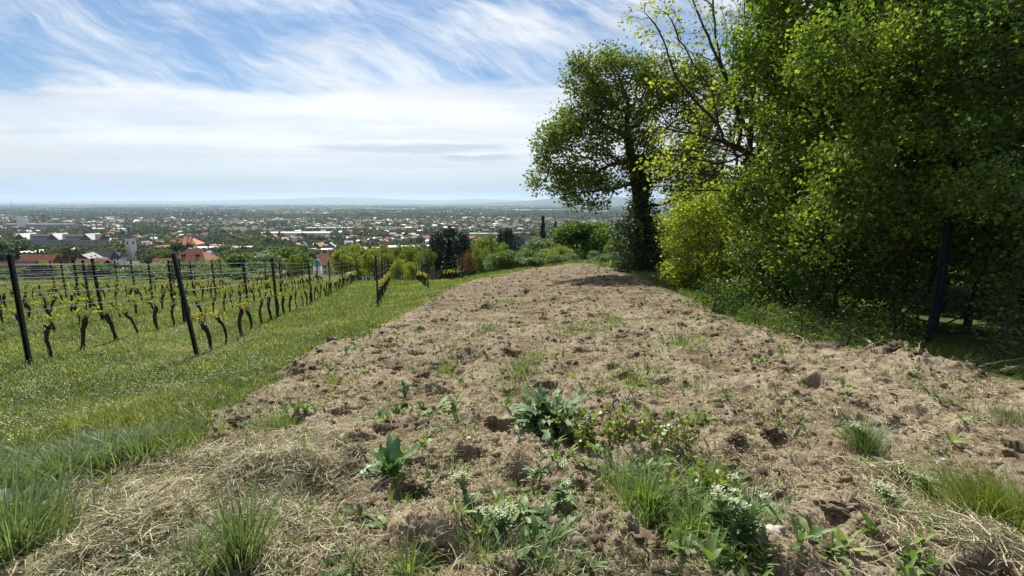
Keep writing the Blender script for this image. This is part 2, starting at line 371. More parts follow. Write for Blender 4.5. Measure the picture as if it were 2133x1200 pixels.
M_['bark_grey'] = plain('bark_grey', (0.13, 0.11, 0.085), 0.95, 0.4, 12.0, 0.1, 0.6)
M_['vine_bark'] = plain('vine_bark', (0.050, 0.038, 0.030), 0.95, 0.55, 30.0, 0.1, 1.0)
M_['cane'] = plain('cane', (0.20, 0.13, 0.075), 0.8, 0.3, 20.0, 0.2)
M_['stick'] = plain('dry_stick', (0.36, 0.29, 0.20), 0.9, 0.3, 20.0, 0.1, 0.4)
M_['post'] = plain('post_metal', (0.045, 0.052, 0.062), 0.42, 0.25, 9.0, 0.5, 0.1, 0.6)
M_['wire'] = plain('wire_metal', (0.15, 0.155, 0.165), 0.6, 0.15, 9.0, 0.4, 0.0, 0.6)
M_['gate'] = plain('gate_iron', (0.012, 0.014, 0.020), 0.6, 0.3, 9.0, 0.4, 0.0, 0.3)
M_['stone'] = plain('stone', (0.40, 0.36, 0.30), 0.9, 0.25, 30.0, 0.2, 0.5)
M_['wall_white'] = plain('wall_white', (0.78, 0.77, 0.73), 0.9, 0.06, 0.6)
M_['wall_cream'] = plain('wall_cream', (0.52, 0.46, 0.34), 0.9, 0.08, 0.6)
M_['wall_grey'] = plain('wall_grey', (0.30, 0.29, 0.28), 0.9, 0.1, 0.6)
M_['wall_pink'] = plain('wall_pink', (0.42, 0.30, 0.25), 0.9, 0.1, 0.6)
M_['roof_red'] = plain('roof_red', (0.28, 0.105, 0.060), 0.75, 0.25, 1.5, 0.35)
M_['roof_orange'] = plain('roof_orange', (0.46, 0.17, 0.075), 0.75, 0.2, 1.5, 0.35)
M_['roof_brown'] = plain('roof_brown', (0.13, 0.075, 0.055), 0.75, 0.25, 1.5, 0.35)
M_['roof_grey'] = plain('roof_grey', (0.14, 0.135, 0.135), 0.55, 0.2, 1.5, 0.5)
M_['roof_pale'] = plain('roof_pale', (0.68, 0.69, 0.70), 0.45, 0.1, 0.5, 0.5)
M_['copper'] = plain('copper_green', (0.10, 0.36, 0.28), 0.55, 0.2, 2.0, 0.4)
M_['glass'] = plain('window_glass', (0.03, 0.04, 0.05), 0.15, 0.1, 1.0, 0.6)

# ground: tilled soil, turf and the far plain in one sheet
gm, n = mat('ground')
pos = n.n('ShaderNodeNewGeometry').outputs['Position']
soil = n.n('ShaderNodeAttribute', attribute_name='soil').outputs['Fac']
far = n.n('ShaderNodeAttribute', attribute_name='far').outputs['Fac']
hol = n.n('ShaderNodeAttribute', attribute_name='soil_dark').outputs['Fac']
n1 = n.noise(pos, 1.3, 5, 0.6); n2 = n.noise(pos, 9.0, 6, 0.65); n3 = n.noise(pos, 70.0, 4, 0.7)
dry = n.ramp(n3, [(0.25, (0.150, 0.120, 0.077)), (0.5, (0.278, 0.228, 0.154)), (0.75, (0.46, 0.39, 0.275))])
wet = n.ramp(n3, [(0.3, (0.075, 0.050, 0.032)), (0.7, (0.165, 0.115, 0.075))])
darkf = n.math('ADD', n.math('MULTIPLY', n.sstep(n2, 0.49, 0.62), 0.65), n.math('MULTIPLY', n.sstep(n1, 0.47, 0.62), 0.5))
darkf = n.math('ADD', darkf, n.math('MULTIPLY', hol, 0.5), clamp=True)
soilc = n.mix(darkf, dry, wet)
thatch = n.ramp(n2, [(0.3, (0.050, 0.062, 0.018)), (0.6, (0.075, 0.10, 0.024)), (0.8, (0.15, 0.13, 0.06))])
nearc = n.mix(soil, thatch, soilc)
vor = n.n('ShaderNodeTexVoronoi', {'Vector': n.mapping(pos, (0, 0, 0), (0, 0, R(20)), (1, 0.28, 1)), 'Scale': 0.0042}, feature='F1').outputs['Color']
vv = n.n('ShaderNodeSeparateColor', {0: vor}).outputs[0]
fields = n.ramp(vv, [(0.0, (0.035, 0.060, 0.020)), (0.3, (0.06, 0.10, 0.028)), (0.55, (0.10, 0.14, 0.04)), (0.72, (0.05, 0.075, 0.022)), (0.9, (0.20, 0.18, 0.10)), (1.0, (0.09, 0.12, 0.035))], 'CONSTANT')
fn = n.noise(pos, 0.02, 6, 0.7)
townc = n.ramp(fn, [(0.3, (0.035, 0.055, 0.018)), (0.5, (0.07, 0.085, 0.03)), (0.62, (0.12, 0.11, 0.07)), (0.75, (0.045, 0.07, 0.02))])
px = n.n('ShaderNodeSeparateXYZ', {0: pos}).outputs[1]
farc = n.mix(n.sstep(px, 2300.0, 3000.0), townc, fields)
col = n.mix(far, nearc, farc)
bmp = n.n('ShaderNodeBump', {'Strength': 0.7, 'Distance': 0.012, 'Height': n.noise(pos, 110.0, 5, 0.75)}).outputs[0]
out(n, n.n('ShaderNodeBsdfPrincipled', {'Base Color': col, 'Roughness': 0.95, 'Specular IOR Level': 0.12, 'Normal': bmp}).outputs[0])

# ------------------------------------------------------------------ the ground sheet
def build_ground():
    a_f = np.linspace(-R(62), R(62), 1150); a_b = np.linspace(R(62), 2 * pi - R(62), 70)[1:-1]
    A = np.concatenate([a_f, a_b]); na = len(A)
    Rr = np.concatenate([[0.25, 0.5, 0.8], np.geomspace(1.05, 40, 900), np.geomspace(40, 30000, 170)[1:]]); nr = len(Rr)
    X = Rr[:, None] * np.sin(A)[None]; Y = Rr[:, None] * np.cos(A)[None]
    X = X.ravel(); Y = Y.ravel(); r = np.hypot(X, Y)
    Z = hbase(X, Y); S = np.zeros_like(X); DM = np.zeros_like(X)
    k = (r < 75) & (Y > -3)
    S[k] = soilmask(X[k], Y[k]); d = detail(X[k], Y[k], S[k]); Z[k] += d
    DM[k] = np.clip(np.clip((0.035 - d) * 14, 0, 1) + .75 * ss(7, 17, Y[k] + 3 * fbm(X[k] * .5, Y[k] * .5, 811, 3)), 0, 1.6) * S[k]  # darker in hollows of the relief; farther part darker as moist, freshly turned soil
    i = np.arange(nr - 1)[:, None] * na; j = np.arange(na)[None]; j2 = (j + 1) % na
    Q = np.stack([i + j, i + na + j, i + na + j2, i + j2], -1).reshape(-1, 4)
    V = np.stack([X, Y, Z], 1); V = np.concatenate([V, [[0, 0, float(hfull(0, 0)[0])]]]); c = len(V) - 1
    jj = np.arange(na); T = np.stack([jj, (jj + 1) % na, np.full(na, c)], 1)
    e = lambda a: np.concatenate([a, [a[0]]])
    me = mesh('ground', V, [Q[:, ::-1], T[:, ::-1]], gm, attrs={'soil': e(S), 'soil_dark': e(DM), 'far': e(ss(55, 110, Y))})
    # make faces look up
    o = link('ground', me); tag(o, kind='structure')
    if me.polygons[5000].normal.z < 0: me.flip_normals()
build_ground()

# ------------------------------------------------------------------ far hills
M_['hill'] = plain('hill_forest', (0.05, 0.075, 0.035), 0.95, 0.25, 0.002)
def hills():
    mb = MB()
    for (pxs, pys, D, depth, sd) in (
        ([-200, 60, 200, 330, 420, 520, 600, 700, 800, 900, 1000, 1080, 1250, 1500], [421, 421, 420, 418.5, 419, 416, 415, 410.5, 413.5, 418, 414.5, 417, 421, 421], 24000, 2500, 3),
        ([930, 1010, 1080, 1130, 1165, 1250, 1400, 1700, 2200], [424.5, 423, 420, 415, 413.5, 411, 414, 418, 422], 12000, 1300, 8)):
        xs = np.linspace(pxs[0], pxs[-1], 400); ys = np.interp(xs, pxs, pys)
        X = (xs - 1066.5) / F * D * 1.016; zt = 1.6 + (420 - ys) / F * D * 1.016
        base = -87.0; hgt = np.maximum(zt - base, 3) * (1 + 0.04 * fbm(X / 1500, X * 0, sd, 4))
        rows = []
        prof = np.linspace(-1, 1, 13)
        for q in prof:
            yy = D + q * depth + 200 * gnoise(X / 1800, X * 0 + q * 3, sd + 2)
            g = (1 - q * q) ** 1.3 * (1 + 0.12 * gnoise(X / 700, X * 0 + q * 4, sd + 4) * (1 - abs(q)))
            rows.append(np.stack([X * (yy / D), yy, base - 4 + (hgt + 4) * g], 1))
        V = np.concatenate(rows); m = 400
        i = np.arange(12)[:, None] * m; j = np.arange(m - 1)[None]
        mb.add(V, np.stack([i + j, i + j + 1, i + m + j + 1, i + m + j], -1).reshape(-1, 4))
    tag(link('hills', mb.build('hills', M_['hill'])), kind='structure')
hills()

# ------------------------------------------------------------------ tree growth
def grow(A, trunk, step, infl, kill, iters=120, jit=0.25, up=0.05, maxn=9000):
    P = [np.array(p, float) for p in trunk]; par = [-1] + list(range(len(trunk) - 1))
    P = np.array(P); par = np.array(par)
    nd = np.full(len(A), 1e9); ni = np.zeros(len(A), int)
    def upd(lo):
        nonlocal nd, ni
        Q = P[lo:]
        for a in range(0, len(Q), 400):
            d = np.linalg.norm(A[:, None] - Q[None, a:a + 400], axis=2); k = d.argmin(1); m = d[np.arange(len(A)), k]
            b = m < nd; nd = np.where(b, m, nd); ni = np.where(b, k + lo + a, ni)
    upd(0)
    for it in range(iters):
        if len(A) == 0 or len(P) > maxn: break
        act = nd < infl
        if not act.any(): act = nd < nd.min() * 1.3
        D = A[act] - P[ni[act]]; D /= np.linalg.norm(D, axis=1)[:, None] + 1e-9
        acc = np.zeros((len(P), 3)); np.add.at(acc, ni[act], D)
        k = np.unique(ni[act]); k = k[np.bincount(par[par >= 0], minlength=len(P))[k] < 3]
        if not len(k): break
        v = acc[k]; v /= np.linalg.norm(v, axis=1)[:, None] + 1e-9
        v += rng.normal(size=v.shape) * jit; v[:, 2] += up; v /= np.linalg.norm(v, axis=1)[:, None]
        lo = len(P); P = np.concatenate([P, P[k] + v * step]); par = np.concatenate([par, k]); upd(lo)
        keep = nd > kill; A = A[keep]; nd = nd[keep]; ni = ni[keep]
    return P, par
def radii(P, par, tip, e=2.4, trunk_r=None):
    n = len(P); ch = np.zeros(n, int); np.add.at(ch, par[par >= 0], 1); r = np.zeros(n)
    for i in range(n - 1, -1, -1):
        if ch[i] == 0: r[i] = tip ** e
        if par[i] >= 0: r[par[i]] += r[i]
    r = r ** (1 / e)
    if trunk_r: r = np.minimum(r * 1.0, 1e9); r = tip + (r - tip) * (trunk_r - tip) / max(r[0] - tip, 1e-6)
    return r, ch
def limbs(P, par, r, off, kbig=7, rsmall=0.012):
    mb = MB()
    e = np.where(par >= 0)[0]
    for big in (True, False):
        s = e[(r[e] >= rsmall) == big]
        if not len(s): continue
        k = kbig if big else 3
        a = P[par[s]]; b = P[s]; T = b - a; L = np.linalg.norm(T, axis=1)[:, None]; T = T / (L + 1e-9)
        ra = np.minimum(r[par[s]], r[s] * 1.25); rb = r[s]
        ref = np.where(np.abs(T[:, 2:3]) > 0.8, np.array([[1., 0, 0]]), np.array([[0, 0, 1.]]))
        U = np.cross(T, ref); U /= np.linalg.norm(U, axis=1)[:, None] + 1e-9; Wv = np.cross(T, U)
        an = np.arange(k) * 2 * pi / k; c = np.cos(an)[None, :, None]; sn = np.sin(an)[None, :, None]
        ring = U[:, None] * c + Wv[:, None] * sn
        a2 = a - T * ra[:, None] * 0.4; b2 = b + T * rb[:, None] * 0.3
        V = np.concatenate([a2[:, None] + ring * ra[:, None, None], b2[:, None] + ring * rb[:, None, None]], 1).reshape(-1, 3)
        i = (np.arange(len(s)) * 2 * k)[:, None]; j = np.arange(k)[None]; j2 = (j + 1) % k
        mb.add(V, np.stack([i + j, i + j2, i + k + j2, i + k + j], -1).reshape(-1, 4))
    return mb, off
LEAF = (np.array([[0, 0, 0], [0.5, 0.38, 0.10], [1, 0, -0.06], [0.5, -0.38, 0.10]]), np.array([[0, 1, 2], [0, 2, 3]]))
LEAF5 = (np.array([[0, 0, 0], [0.18, 0.42, 0.07], [0.62, 0.46, 0.0], [1, 0, -0.10], [0.62, -0.46, 0.0], [0.18, -0.42, 0.07], [0.45, 0, 0.09]]),
         np.array([[0, 1, 6], [1, 2, 6], [2, 3, 6], [3, 4, 6], [4, 5, 6], [5, 0, 6]]))
LEAFM = (np.array([[0, 0, 0], [0.30, 0.52, 0.10], [0.42, 0.22, 0.02], [1, 0, -0.12], [0.42, -0.22, 0.02], [0.30, -0.52, 0.10]]), np.array([[0, 1, 2], [0, 2, 3], [0, 3, 4], [0, 4, 5]]))
def clumpy(A, f=1.3, th=-0.12):
    v = gnoise(A[:, 0] * f + A[:, 2] * f * .9, A[:, 1] * f - A[:, 2] * f * .7, 314) + gnoise(A[:, 2] * f * 1.1 + 7, A[:, 0] * f * .9 - 3, 217)
    return A[v > th]
def leaves(C, per, spread, size, proto=LEAF, up=0.5, tsd=0.25, droop=0.0):
    n = len(C) * per
    L = np.repeat(C, per, 0) + rng.normal(size=(n, 3)) * spread
    ct = 0.55 * rng.random(len(C)) + 0.45 * np.clip(.5 + .9 * gnoise(C[:, 0] * 1.9 + C[:, 2], C[:, 2] * 2.1 + C[:, 1], 5), 0, 1); ct = np.repeat(ct, per)
    sc = size * (0.45 + 1.15 * rng.random(n) ** 1.3)
    Mx = rotm(n, up) * sc[:, None, None]
    tint = np.clip(0.5 + (ct - 0.5) * 0.9 + rng.normal(size=n) * tsd, 0, 1)
    return merge(proto[0], proto[1], Mx, L, tint)
def shell(c, rad, n, bias=0.45):
    v = rng.normal(size=(n, 3)); v /= np.linalg.norm(v, axis=1)[:, None]
    r = rng.random(n) ** bias
    return np.array(c) + v * r[:, None] * np.array(rad)
def lobe(px, py, rx, ry, D, rd, n, bias=0.45):
    c = pt(px, py, D); return shell(c, (rx * D / F, rd, ry * D / F), n, bias)
def big_tree(name, label, cat, base, trunk, A, step, infl, kill, tip, trunk_r, leafm, barkm, per, spread, size, leaf_r=0.02, proto=LEAF,
             frac=1.0, jit=0.25, up=0.05, group=None, extra=None, minz=None, updir=0.5, maxn=9000):
    base = np.array(base, float)
    P, par = grow(A, trunk, step, infl, kill, jit=jit, up=up, maxn=maxn)
    r, ch = radii(P, par, tip, trunk_r=trunk_r)
    t = thing(name, label, cat, base, 0, group)
    mb, _ = limbs(P, par, r, base)
    link('trunk', mb.build('trunk', barkm, off=base), t)
    C = P[(r < leaf_r)]
    if frac < 1: C = C[rng.random(len(C)) < frac]
    if minz is not None: C = C[C[:, 2] > minz]
    V, Fc, tn = leaves(C, per, spread, size, proto, up=updir)
    link('crown', mesh('crown', V - base, Fc, leafm, attrs={'tint': tn}), t)
    return t, P, r

# ---- the trees on the right
# 1. tree at the end of the tilled strip, trunk wrapped in ivy
D1 = 24.0
b1 = gz(1345, D1)
A = np.concatenate([lobe(1255, 180, 65, 75, D1, 2.0, 700), lobe(1370, 190, 75, 80, D1, 2.0, 700), lobe(1300, 260, 110, 90, D1, 2.4, 900), lobe(1165, 290, 55, 50, D1 - 1, 1.5, 420),
                    lobe(1160, 360, 62, 40, D1 - 1, 1.4, 420), lobe(1225, 395, 70, 42, D1 - 1, 1.5, 400), lobe(1420, 320, 80, 90, D1, 2, 600), lobe(1290, 140, 35, 30, D1, 1, 90), lobe(1440, 200, 60, 70, D1, 1.8, 420), lobe(1450, 400, 60, 70, D1, 1.6, 300), lobe(1210, 150, 40, 35, D1, 1.0, 160), lobe(1215, 265, 65, 70, D1, 1.6, 380), lobe(1260, 350, 70, 50, D1, 1.6, 260)]); A = clumpy(A, .8, -.22)
tr = [b1, pt(1338, 500, D1), pt(1332, 440, D1), pt(1325, 390, D1), pt(1318, 340, D1), pt(1308, 290, D1)]
t1, P, r = big_tree('ivy_clad_tree', 'broad leafy tree with an ivy wrapped trunk at the far end of the tilled strip', 'tree', b1, tr, A, 0.25, 2.2, 0.30, 0.006, 0.26,
    M_['leaf_ivytree'], M_['bark'], 32, 0.20, 0.115, 0.021, jit=0.22)
C = []
for k in range(1500):
    q = random.random(); z0 = pt(1345, 585 - 260 * q, D1); a = random.random() * 6.283; rad = (0.72 - 0.38 * q) * (0.45 + 0.9 * random.random() ** 1.5) * (1 + .5 * sin(q * 17 + a * 2))
    C.append([z0[0] + cos(a) * rad - 0.4 * q, z0[1] + sin(a) * rad, z0[2]])
for k in range(1000):
    a = random.random() * 6.283; q = random.random() ** 0.6
    z0 = pt(1335, 575 - 110 * random.random(), D1); C.append([z0[0] + cos(a) * 1.5 * q, z0[1] + sin(a) * 1.1 * q - .3, z0[2]])
V, Fc, tn = leaves(np.array(C), 9, 0.10, 0.11)
link('ivy', mesh('ivy', V - b1, Fc, M_['ivy'], attrs={'tint': tn}), t1)

# 2. half bare tree just coming into leaf, reaching over from the right
D2 = 13.0
b2 = gz(1660, D2)
A = np.concatenate([lobe(1430, 60, 120, 60, D2, 1.3, 170), lobe(1350, 30, 60, 45, D2, 1.0, 70), lobe(1400, 160, 75, 50, D2, 1.2, 90), lobe(1480, 260, 130, 110, D2, 1.6, 260),
                    lobe(1400, 330, 75, 80, D2 - .6, 1.2, 170), lobe(1560, 120, 120, 150, D2, 1.6, 220), lobe(1440, 400, 70, 50, D2 - 1, 0.9, 90), lobe(1560, 360, 110, 60, D2 - .5, 1, 120), lobe(1520, -60, 160, 60, D2, 1.5, 120)])
tr = [b2, pt(1650, 600, D2), pt(1640, 520, D2), pt(1625, 430, D2), pt(1600, 350, D2)]
t2, P, r = big_tree('bare_branched_tree', 'half bare tree with long dark branches and few young yellow leaves against the sky', 'tree', b2, tr, A, 0.22, 1.9, 0.25, 0.0045, 0.12,
    M_['leaf_yellow'], M_['bark'], 9, 0.10, 0.085, 0.0085, frac=0.6, jit=0.08, proto=LEAF)

# 3. the dense maples of the hedge
def maple(px, D, lobes, label, trunk_px, seed, leafm='leaf_maple', size=0.085, per=30, kill=0.20, tr_r=0.10, spread=0.115, name='field_maple', cat='tree', step=0.17, leaf_r=0.014, up=0.5):
    base = gz(px, D)
    A = np.concatenate([lobe(*(l[:6] + (int(l[6] * 1.7),))) for l in lobes])
    A = A[A[:, 2] > hbase(A[:, 0], A[:, 1]) + 0.25]; A = clumpy(A, 1.5 if D < 10 else 1.2, -.02)
    tr = [base] + [pt(a, b, D) for a, b in trunk_px]
    return big_tree(name, label, cat, base, tr, A, step, 1.4, kill, 0.005, tr_r, M_[leafm], M_['bark'], per, spread, size, leaf_r, LEAFM if D < 9 else LEAF, up=0.04, updir=up, group=None)
maple(1720, 11.5, [(1640, 60, 110, 110, 11, 1.3, 420), (1720, 200, 140, 130, 11, 1.5, 560), (1600, 230, 85, 85, 10.6, 1.1, 330), (1660, 380, 120, 90, 10.5, 1.1, 400), (1780, -80, 200, 120, 11.5, 1.7, 480), (1560, 420, 70, 60, 10.5, .8, 190), (1690, 500, 110, 80, 10.3, .9, 330)],
      'dense tall maple in fresh leaf, left of the hedge trees beside the field', [(1722, 560), (1725, 450), (1715, 340), (1710, 250)], 1)
maple(1880, 8.6, [(1850, 80, 150, 130, 8.2, 1.2, 560), (1960, 220, 170, 130, 8.2, 1.2, 620), (1830, 330, 140, 100, 8.0, 1.0, 470), (1980, -120, 220, 120, 8.6, 1.4, 420), (1760, 470, 120, 90, 8.1, .8, 330), (1900, 440, 120, 80, 8.0, .8, 300), (1720, 120, 70, 100, 8.6, .8, 220)],
      'dark maple trunk with a thick crown standing beside the iron gate', [(1882, 600), (1888, 480), (1890, 330), (1895, 200)], 2, size=0.062, per=36)
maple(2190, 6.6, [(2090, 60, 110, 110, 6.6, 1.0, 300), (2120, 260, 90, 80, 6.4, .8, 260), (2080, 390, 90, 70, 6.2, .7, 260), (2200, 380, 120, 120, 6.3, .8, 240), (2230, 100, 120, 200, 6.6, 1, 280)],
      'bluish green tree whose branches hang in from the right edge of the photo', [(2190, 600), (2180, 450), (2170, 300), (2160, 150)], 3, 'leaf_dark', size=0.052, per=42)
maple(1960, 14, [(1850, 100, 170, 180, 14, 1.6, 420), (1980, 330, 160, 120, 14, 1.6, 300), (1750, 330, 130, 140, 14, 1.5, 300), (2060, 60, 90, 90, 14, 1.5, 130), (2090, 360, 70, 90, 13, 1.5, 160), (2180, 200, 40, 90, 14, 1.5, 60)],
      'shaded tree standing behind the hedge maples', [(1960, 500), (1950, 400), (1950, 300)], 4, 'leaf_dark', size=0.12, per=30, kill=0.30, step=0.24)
# 4. pine behind
def pine(px, D, top, label):
    base = gz(px, D); P0 = pt(px, top, D); H = P0[2] - base[2]
    t = thing('pine_tree', label, 'pine', base)
    mb = MB(); C = []
    mb.tube([(0, 0, 0), (0.05, 0, H * .5), (0, 0, H)], [0.16, 0.11, 0.02], 7)
    for k in range(int(H * 8)):
        z = H * (0.25 + 0.74 * random.random()); L = (1.1 + (H - z) * 0.28) * random.uniform(0.6, 1); a = random.random() * 6.283
        e = np.array([cos(a) * L, sin(a) * L, L * 0.15]); s = np.array([0, 0, z]); m = s + e * 0.5 + np.array([0, 0, -0.05 * L])
        mb.tube([s, m, s + e], [0.03, 0.018, 0.006], 4)
        for q in np.linspace(0.35, 1, 7): C.append(s + e * q + rng.normal(size=3) * 0.05)
    link('trunk', mb.build('trunk', M_['bark']), t)
    NE = (np.array([[0, -.03, 0], [1, 0, 0], [0, .03, 0]]), np.array([[0, 1, 2]]))
    V, Fc, tn = leaves(np.array(C), 60, 0.10, 0.13, NE, up=0.3)
    link('crown', mesh('crown', V, Fc, M_['needle'], attrs={'tint': tn}), t)
pine(1545, 18.5, -30, 'dark pine seen through the bare branches left of the maples')
maple(1500, 19, [(1490, 330, 80, 120, 19, 1.6, 300), (1540, 200, 70, 110, 19, 1.6, 260), (1480, 430, 70, 60, 19, 1.4, 200)],
      'thin tree filling the gap between the ivy wrapped tree and the maples', [(1500, 500), (1500, 400)], 5, 'leaf_ivytree', size=0.12, per=18, kill=0.32, step=0.25)
# 5. bushes of the hedge
def shrub(name, label, px, D, lobes, leafm, size=0.075, per=7, kill=0.2, spread=0.09, step=0.14, rs=0.045, cat='shrub', group=None, proto=LEAF, up=0.5):
    base = gz(px, D); A = np.concatenate([lobe(*(l[:6] + (int(l[6] * 1.5),))) for l in lobes]); A = A[A[:, 2] > hbase(A[:, 0], A[:, 1]) + 0.08]; per = int(per * 3.2); spread *= 1.5; A = clumpy(A, 2.2, -.12)
    tr = [base, base + np.array([0.03, 0, 0.25]), base + np.array([0, 0.05, 0.5])]
    return big_tree(name, label, cat, base, tr, A, step, 1.0, kill, 0.004, rs, M_[leafm], M_['bark'], per, spread, size, 0.02, proto, group=group, updir=up)
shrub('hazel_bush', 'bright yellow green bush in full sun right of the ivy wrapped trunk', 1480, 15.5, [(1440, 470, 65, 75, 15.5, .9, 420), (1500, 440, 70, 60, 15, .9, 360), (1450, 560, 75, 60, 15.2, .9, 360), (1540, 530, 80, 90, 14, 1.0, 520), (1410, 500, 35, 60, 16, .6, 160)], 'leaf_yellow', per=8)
shrub('hazel_bush', 'mid green bush below the tall maple at the left end of the hedge', 1600, 12, [(1600, 520, 80, 90, 12, .9, 520), (1570, 610, 80, 45, 11.6, .7, 280), (1650, 600, 80, 50, 11, .7, 300)], 'bush_leaf', per=8)
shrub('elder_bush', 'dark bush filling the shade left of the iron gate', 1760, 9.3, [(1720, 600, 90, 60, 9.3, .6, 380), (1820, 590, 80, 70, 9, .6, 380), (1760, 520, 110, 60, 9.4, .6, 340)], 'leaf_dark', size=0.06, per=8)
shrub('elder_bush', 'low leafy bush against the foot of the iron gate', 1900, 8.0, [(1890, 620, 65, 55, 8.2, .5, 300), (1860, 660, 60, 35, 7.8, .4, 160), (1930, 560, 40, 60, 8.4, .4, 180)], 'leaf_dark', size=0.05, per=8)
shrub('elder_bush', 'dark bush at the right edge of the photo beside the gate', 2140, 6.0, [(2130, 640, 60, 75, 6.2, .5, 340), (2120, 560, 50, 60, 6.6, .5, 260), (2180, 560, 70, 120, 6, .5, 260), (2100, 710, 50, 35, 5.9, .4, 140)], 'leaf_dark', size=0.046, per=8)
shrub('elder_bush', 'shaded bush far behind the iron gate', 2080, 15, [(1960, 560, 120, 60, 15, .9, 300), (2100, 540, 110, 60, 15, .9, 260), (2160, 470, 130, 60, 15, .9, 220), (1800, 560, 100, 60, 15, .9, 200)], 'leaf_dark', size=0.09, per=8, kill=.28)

for (px, by, rx, ry, nn_, m_, lb) in [(1425, 602, 45, 42, 330, 'bush_leaf', 'low green bush right beside the ivy wrapped trunk'), (1500, 650, 62, 48, 420, 'bush_leaf', 'low bush reaching the soil under the bright yellow green bush'),
        (1590, 690, 66, 52, 460, 'leaf_dark', 'dark low bush at the soil edge below the tall maple'), (1690, 716, 70, 56, 480, 'leaf_dark', 'dark low bush where the shade line begins'), (1795, 733, 74, 58, 480, 'leaf_dark', 'dark low bush above the heap of earth'),
        (1890, 742, 60, 42, 300, 'leaf_dark', 'dark low bush in front of the foot of the iron gate'), (2110, 765, 60, 60, 380, 'leaf_dark', 'dark low bush at the right edge in front of the gate')]:
    D = float(gpt(px, by)[1]) + .2
    shrub('bramble_bush', lb, px, D, [(px, by - ry * .55, rx, ry, D, rx * D / F * .8, nn_)], m_, size=0.036 if D < 9 else .055, per=8, group='low bushes along the soil edge', rs=.02)
# 6. iron gate with its brace
def gate():
    D = 7.3; b = gz(1972, D); H = pt(1985, 455, D)[2] - b[2]; wd = 1.9
    t = thing('iron_gate', 'dark iron gate frame with a diagonal brace half hidden in the bushes on the right', 'gate', b, R(-8))
    mb = MB(); mb.box((0, 0, H / 2 - .05), (0.06, 0.06, H + 0.1)); mb.box((0, 0, H + 0.012), (0.085, 0.085, 0.02)); link('post', mb.build('post', M_['gate'], False), t)
    mb = MB(); mb.box((0.09, 0.01, H * .52), (0.035, 0.035, H * .86)); mb.box((wd, 0.01, H * .52), (0.035, 0.035, H * .86))
    mb.box((0.09 + (wd - .09) / 2, 0.01, H * .09 - .02), (wd - .13, 0.035, 0.035)); mb.box((0.09 + (wd - .09) / 2, 0.01, H * .95 + .02), (wd - .13, 0.035, 0.035))
    mb.box((0.09 + (wd - .09) / 2, 0.01, H * .70), (wd - .13, 0.03, 0.025)); link('frame', mb.build('frame', M_['gate'], False), t)
    mb = MB(); mb.tube([(0.1, 0.01, H * .12), (wd - .05, 0.01, H * .66)], 0.014, 8); link('brace', mb.build('brace', M_['gate']), t)
    mb = MB(); mb.tube([(-0.45, 0.25, -0.1), (-0.03, 0.02, H * .62)], 0.016, 8); link('strut', mb.build('strut', M_['gate']), t)
    for z in (H * .2, H * .8):
        mb = MB(); mb.tube([(0.05, 0.0, z - .05), (0.05, 0.0, z + .05)], 0.018, 8); link('hinge', mb.build('hinge', M_['gate']), t)
    mb = MB()
    for k in range(14):
        x = 0.2 + k * (wd - .3) / 14; mb.tube([(x, 0.01, H * .10), (x, 0.01, H * .94)], 0.0022, 4)
    for k in range(10):
        z = H * (.12 + .082 * k); mb.tube([(0.11, 0.014, z), (wd - .02, 0.014, z)], 0.0022, 4)
    link('mesh_panel', mb.build('mesh_panel', M_['gate']), t)
gate()

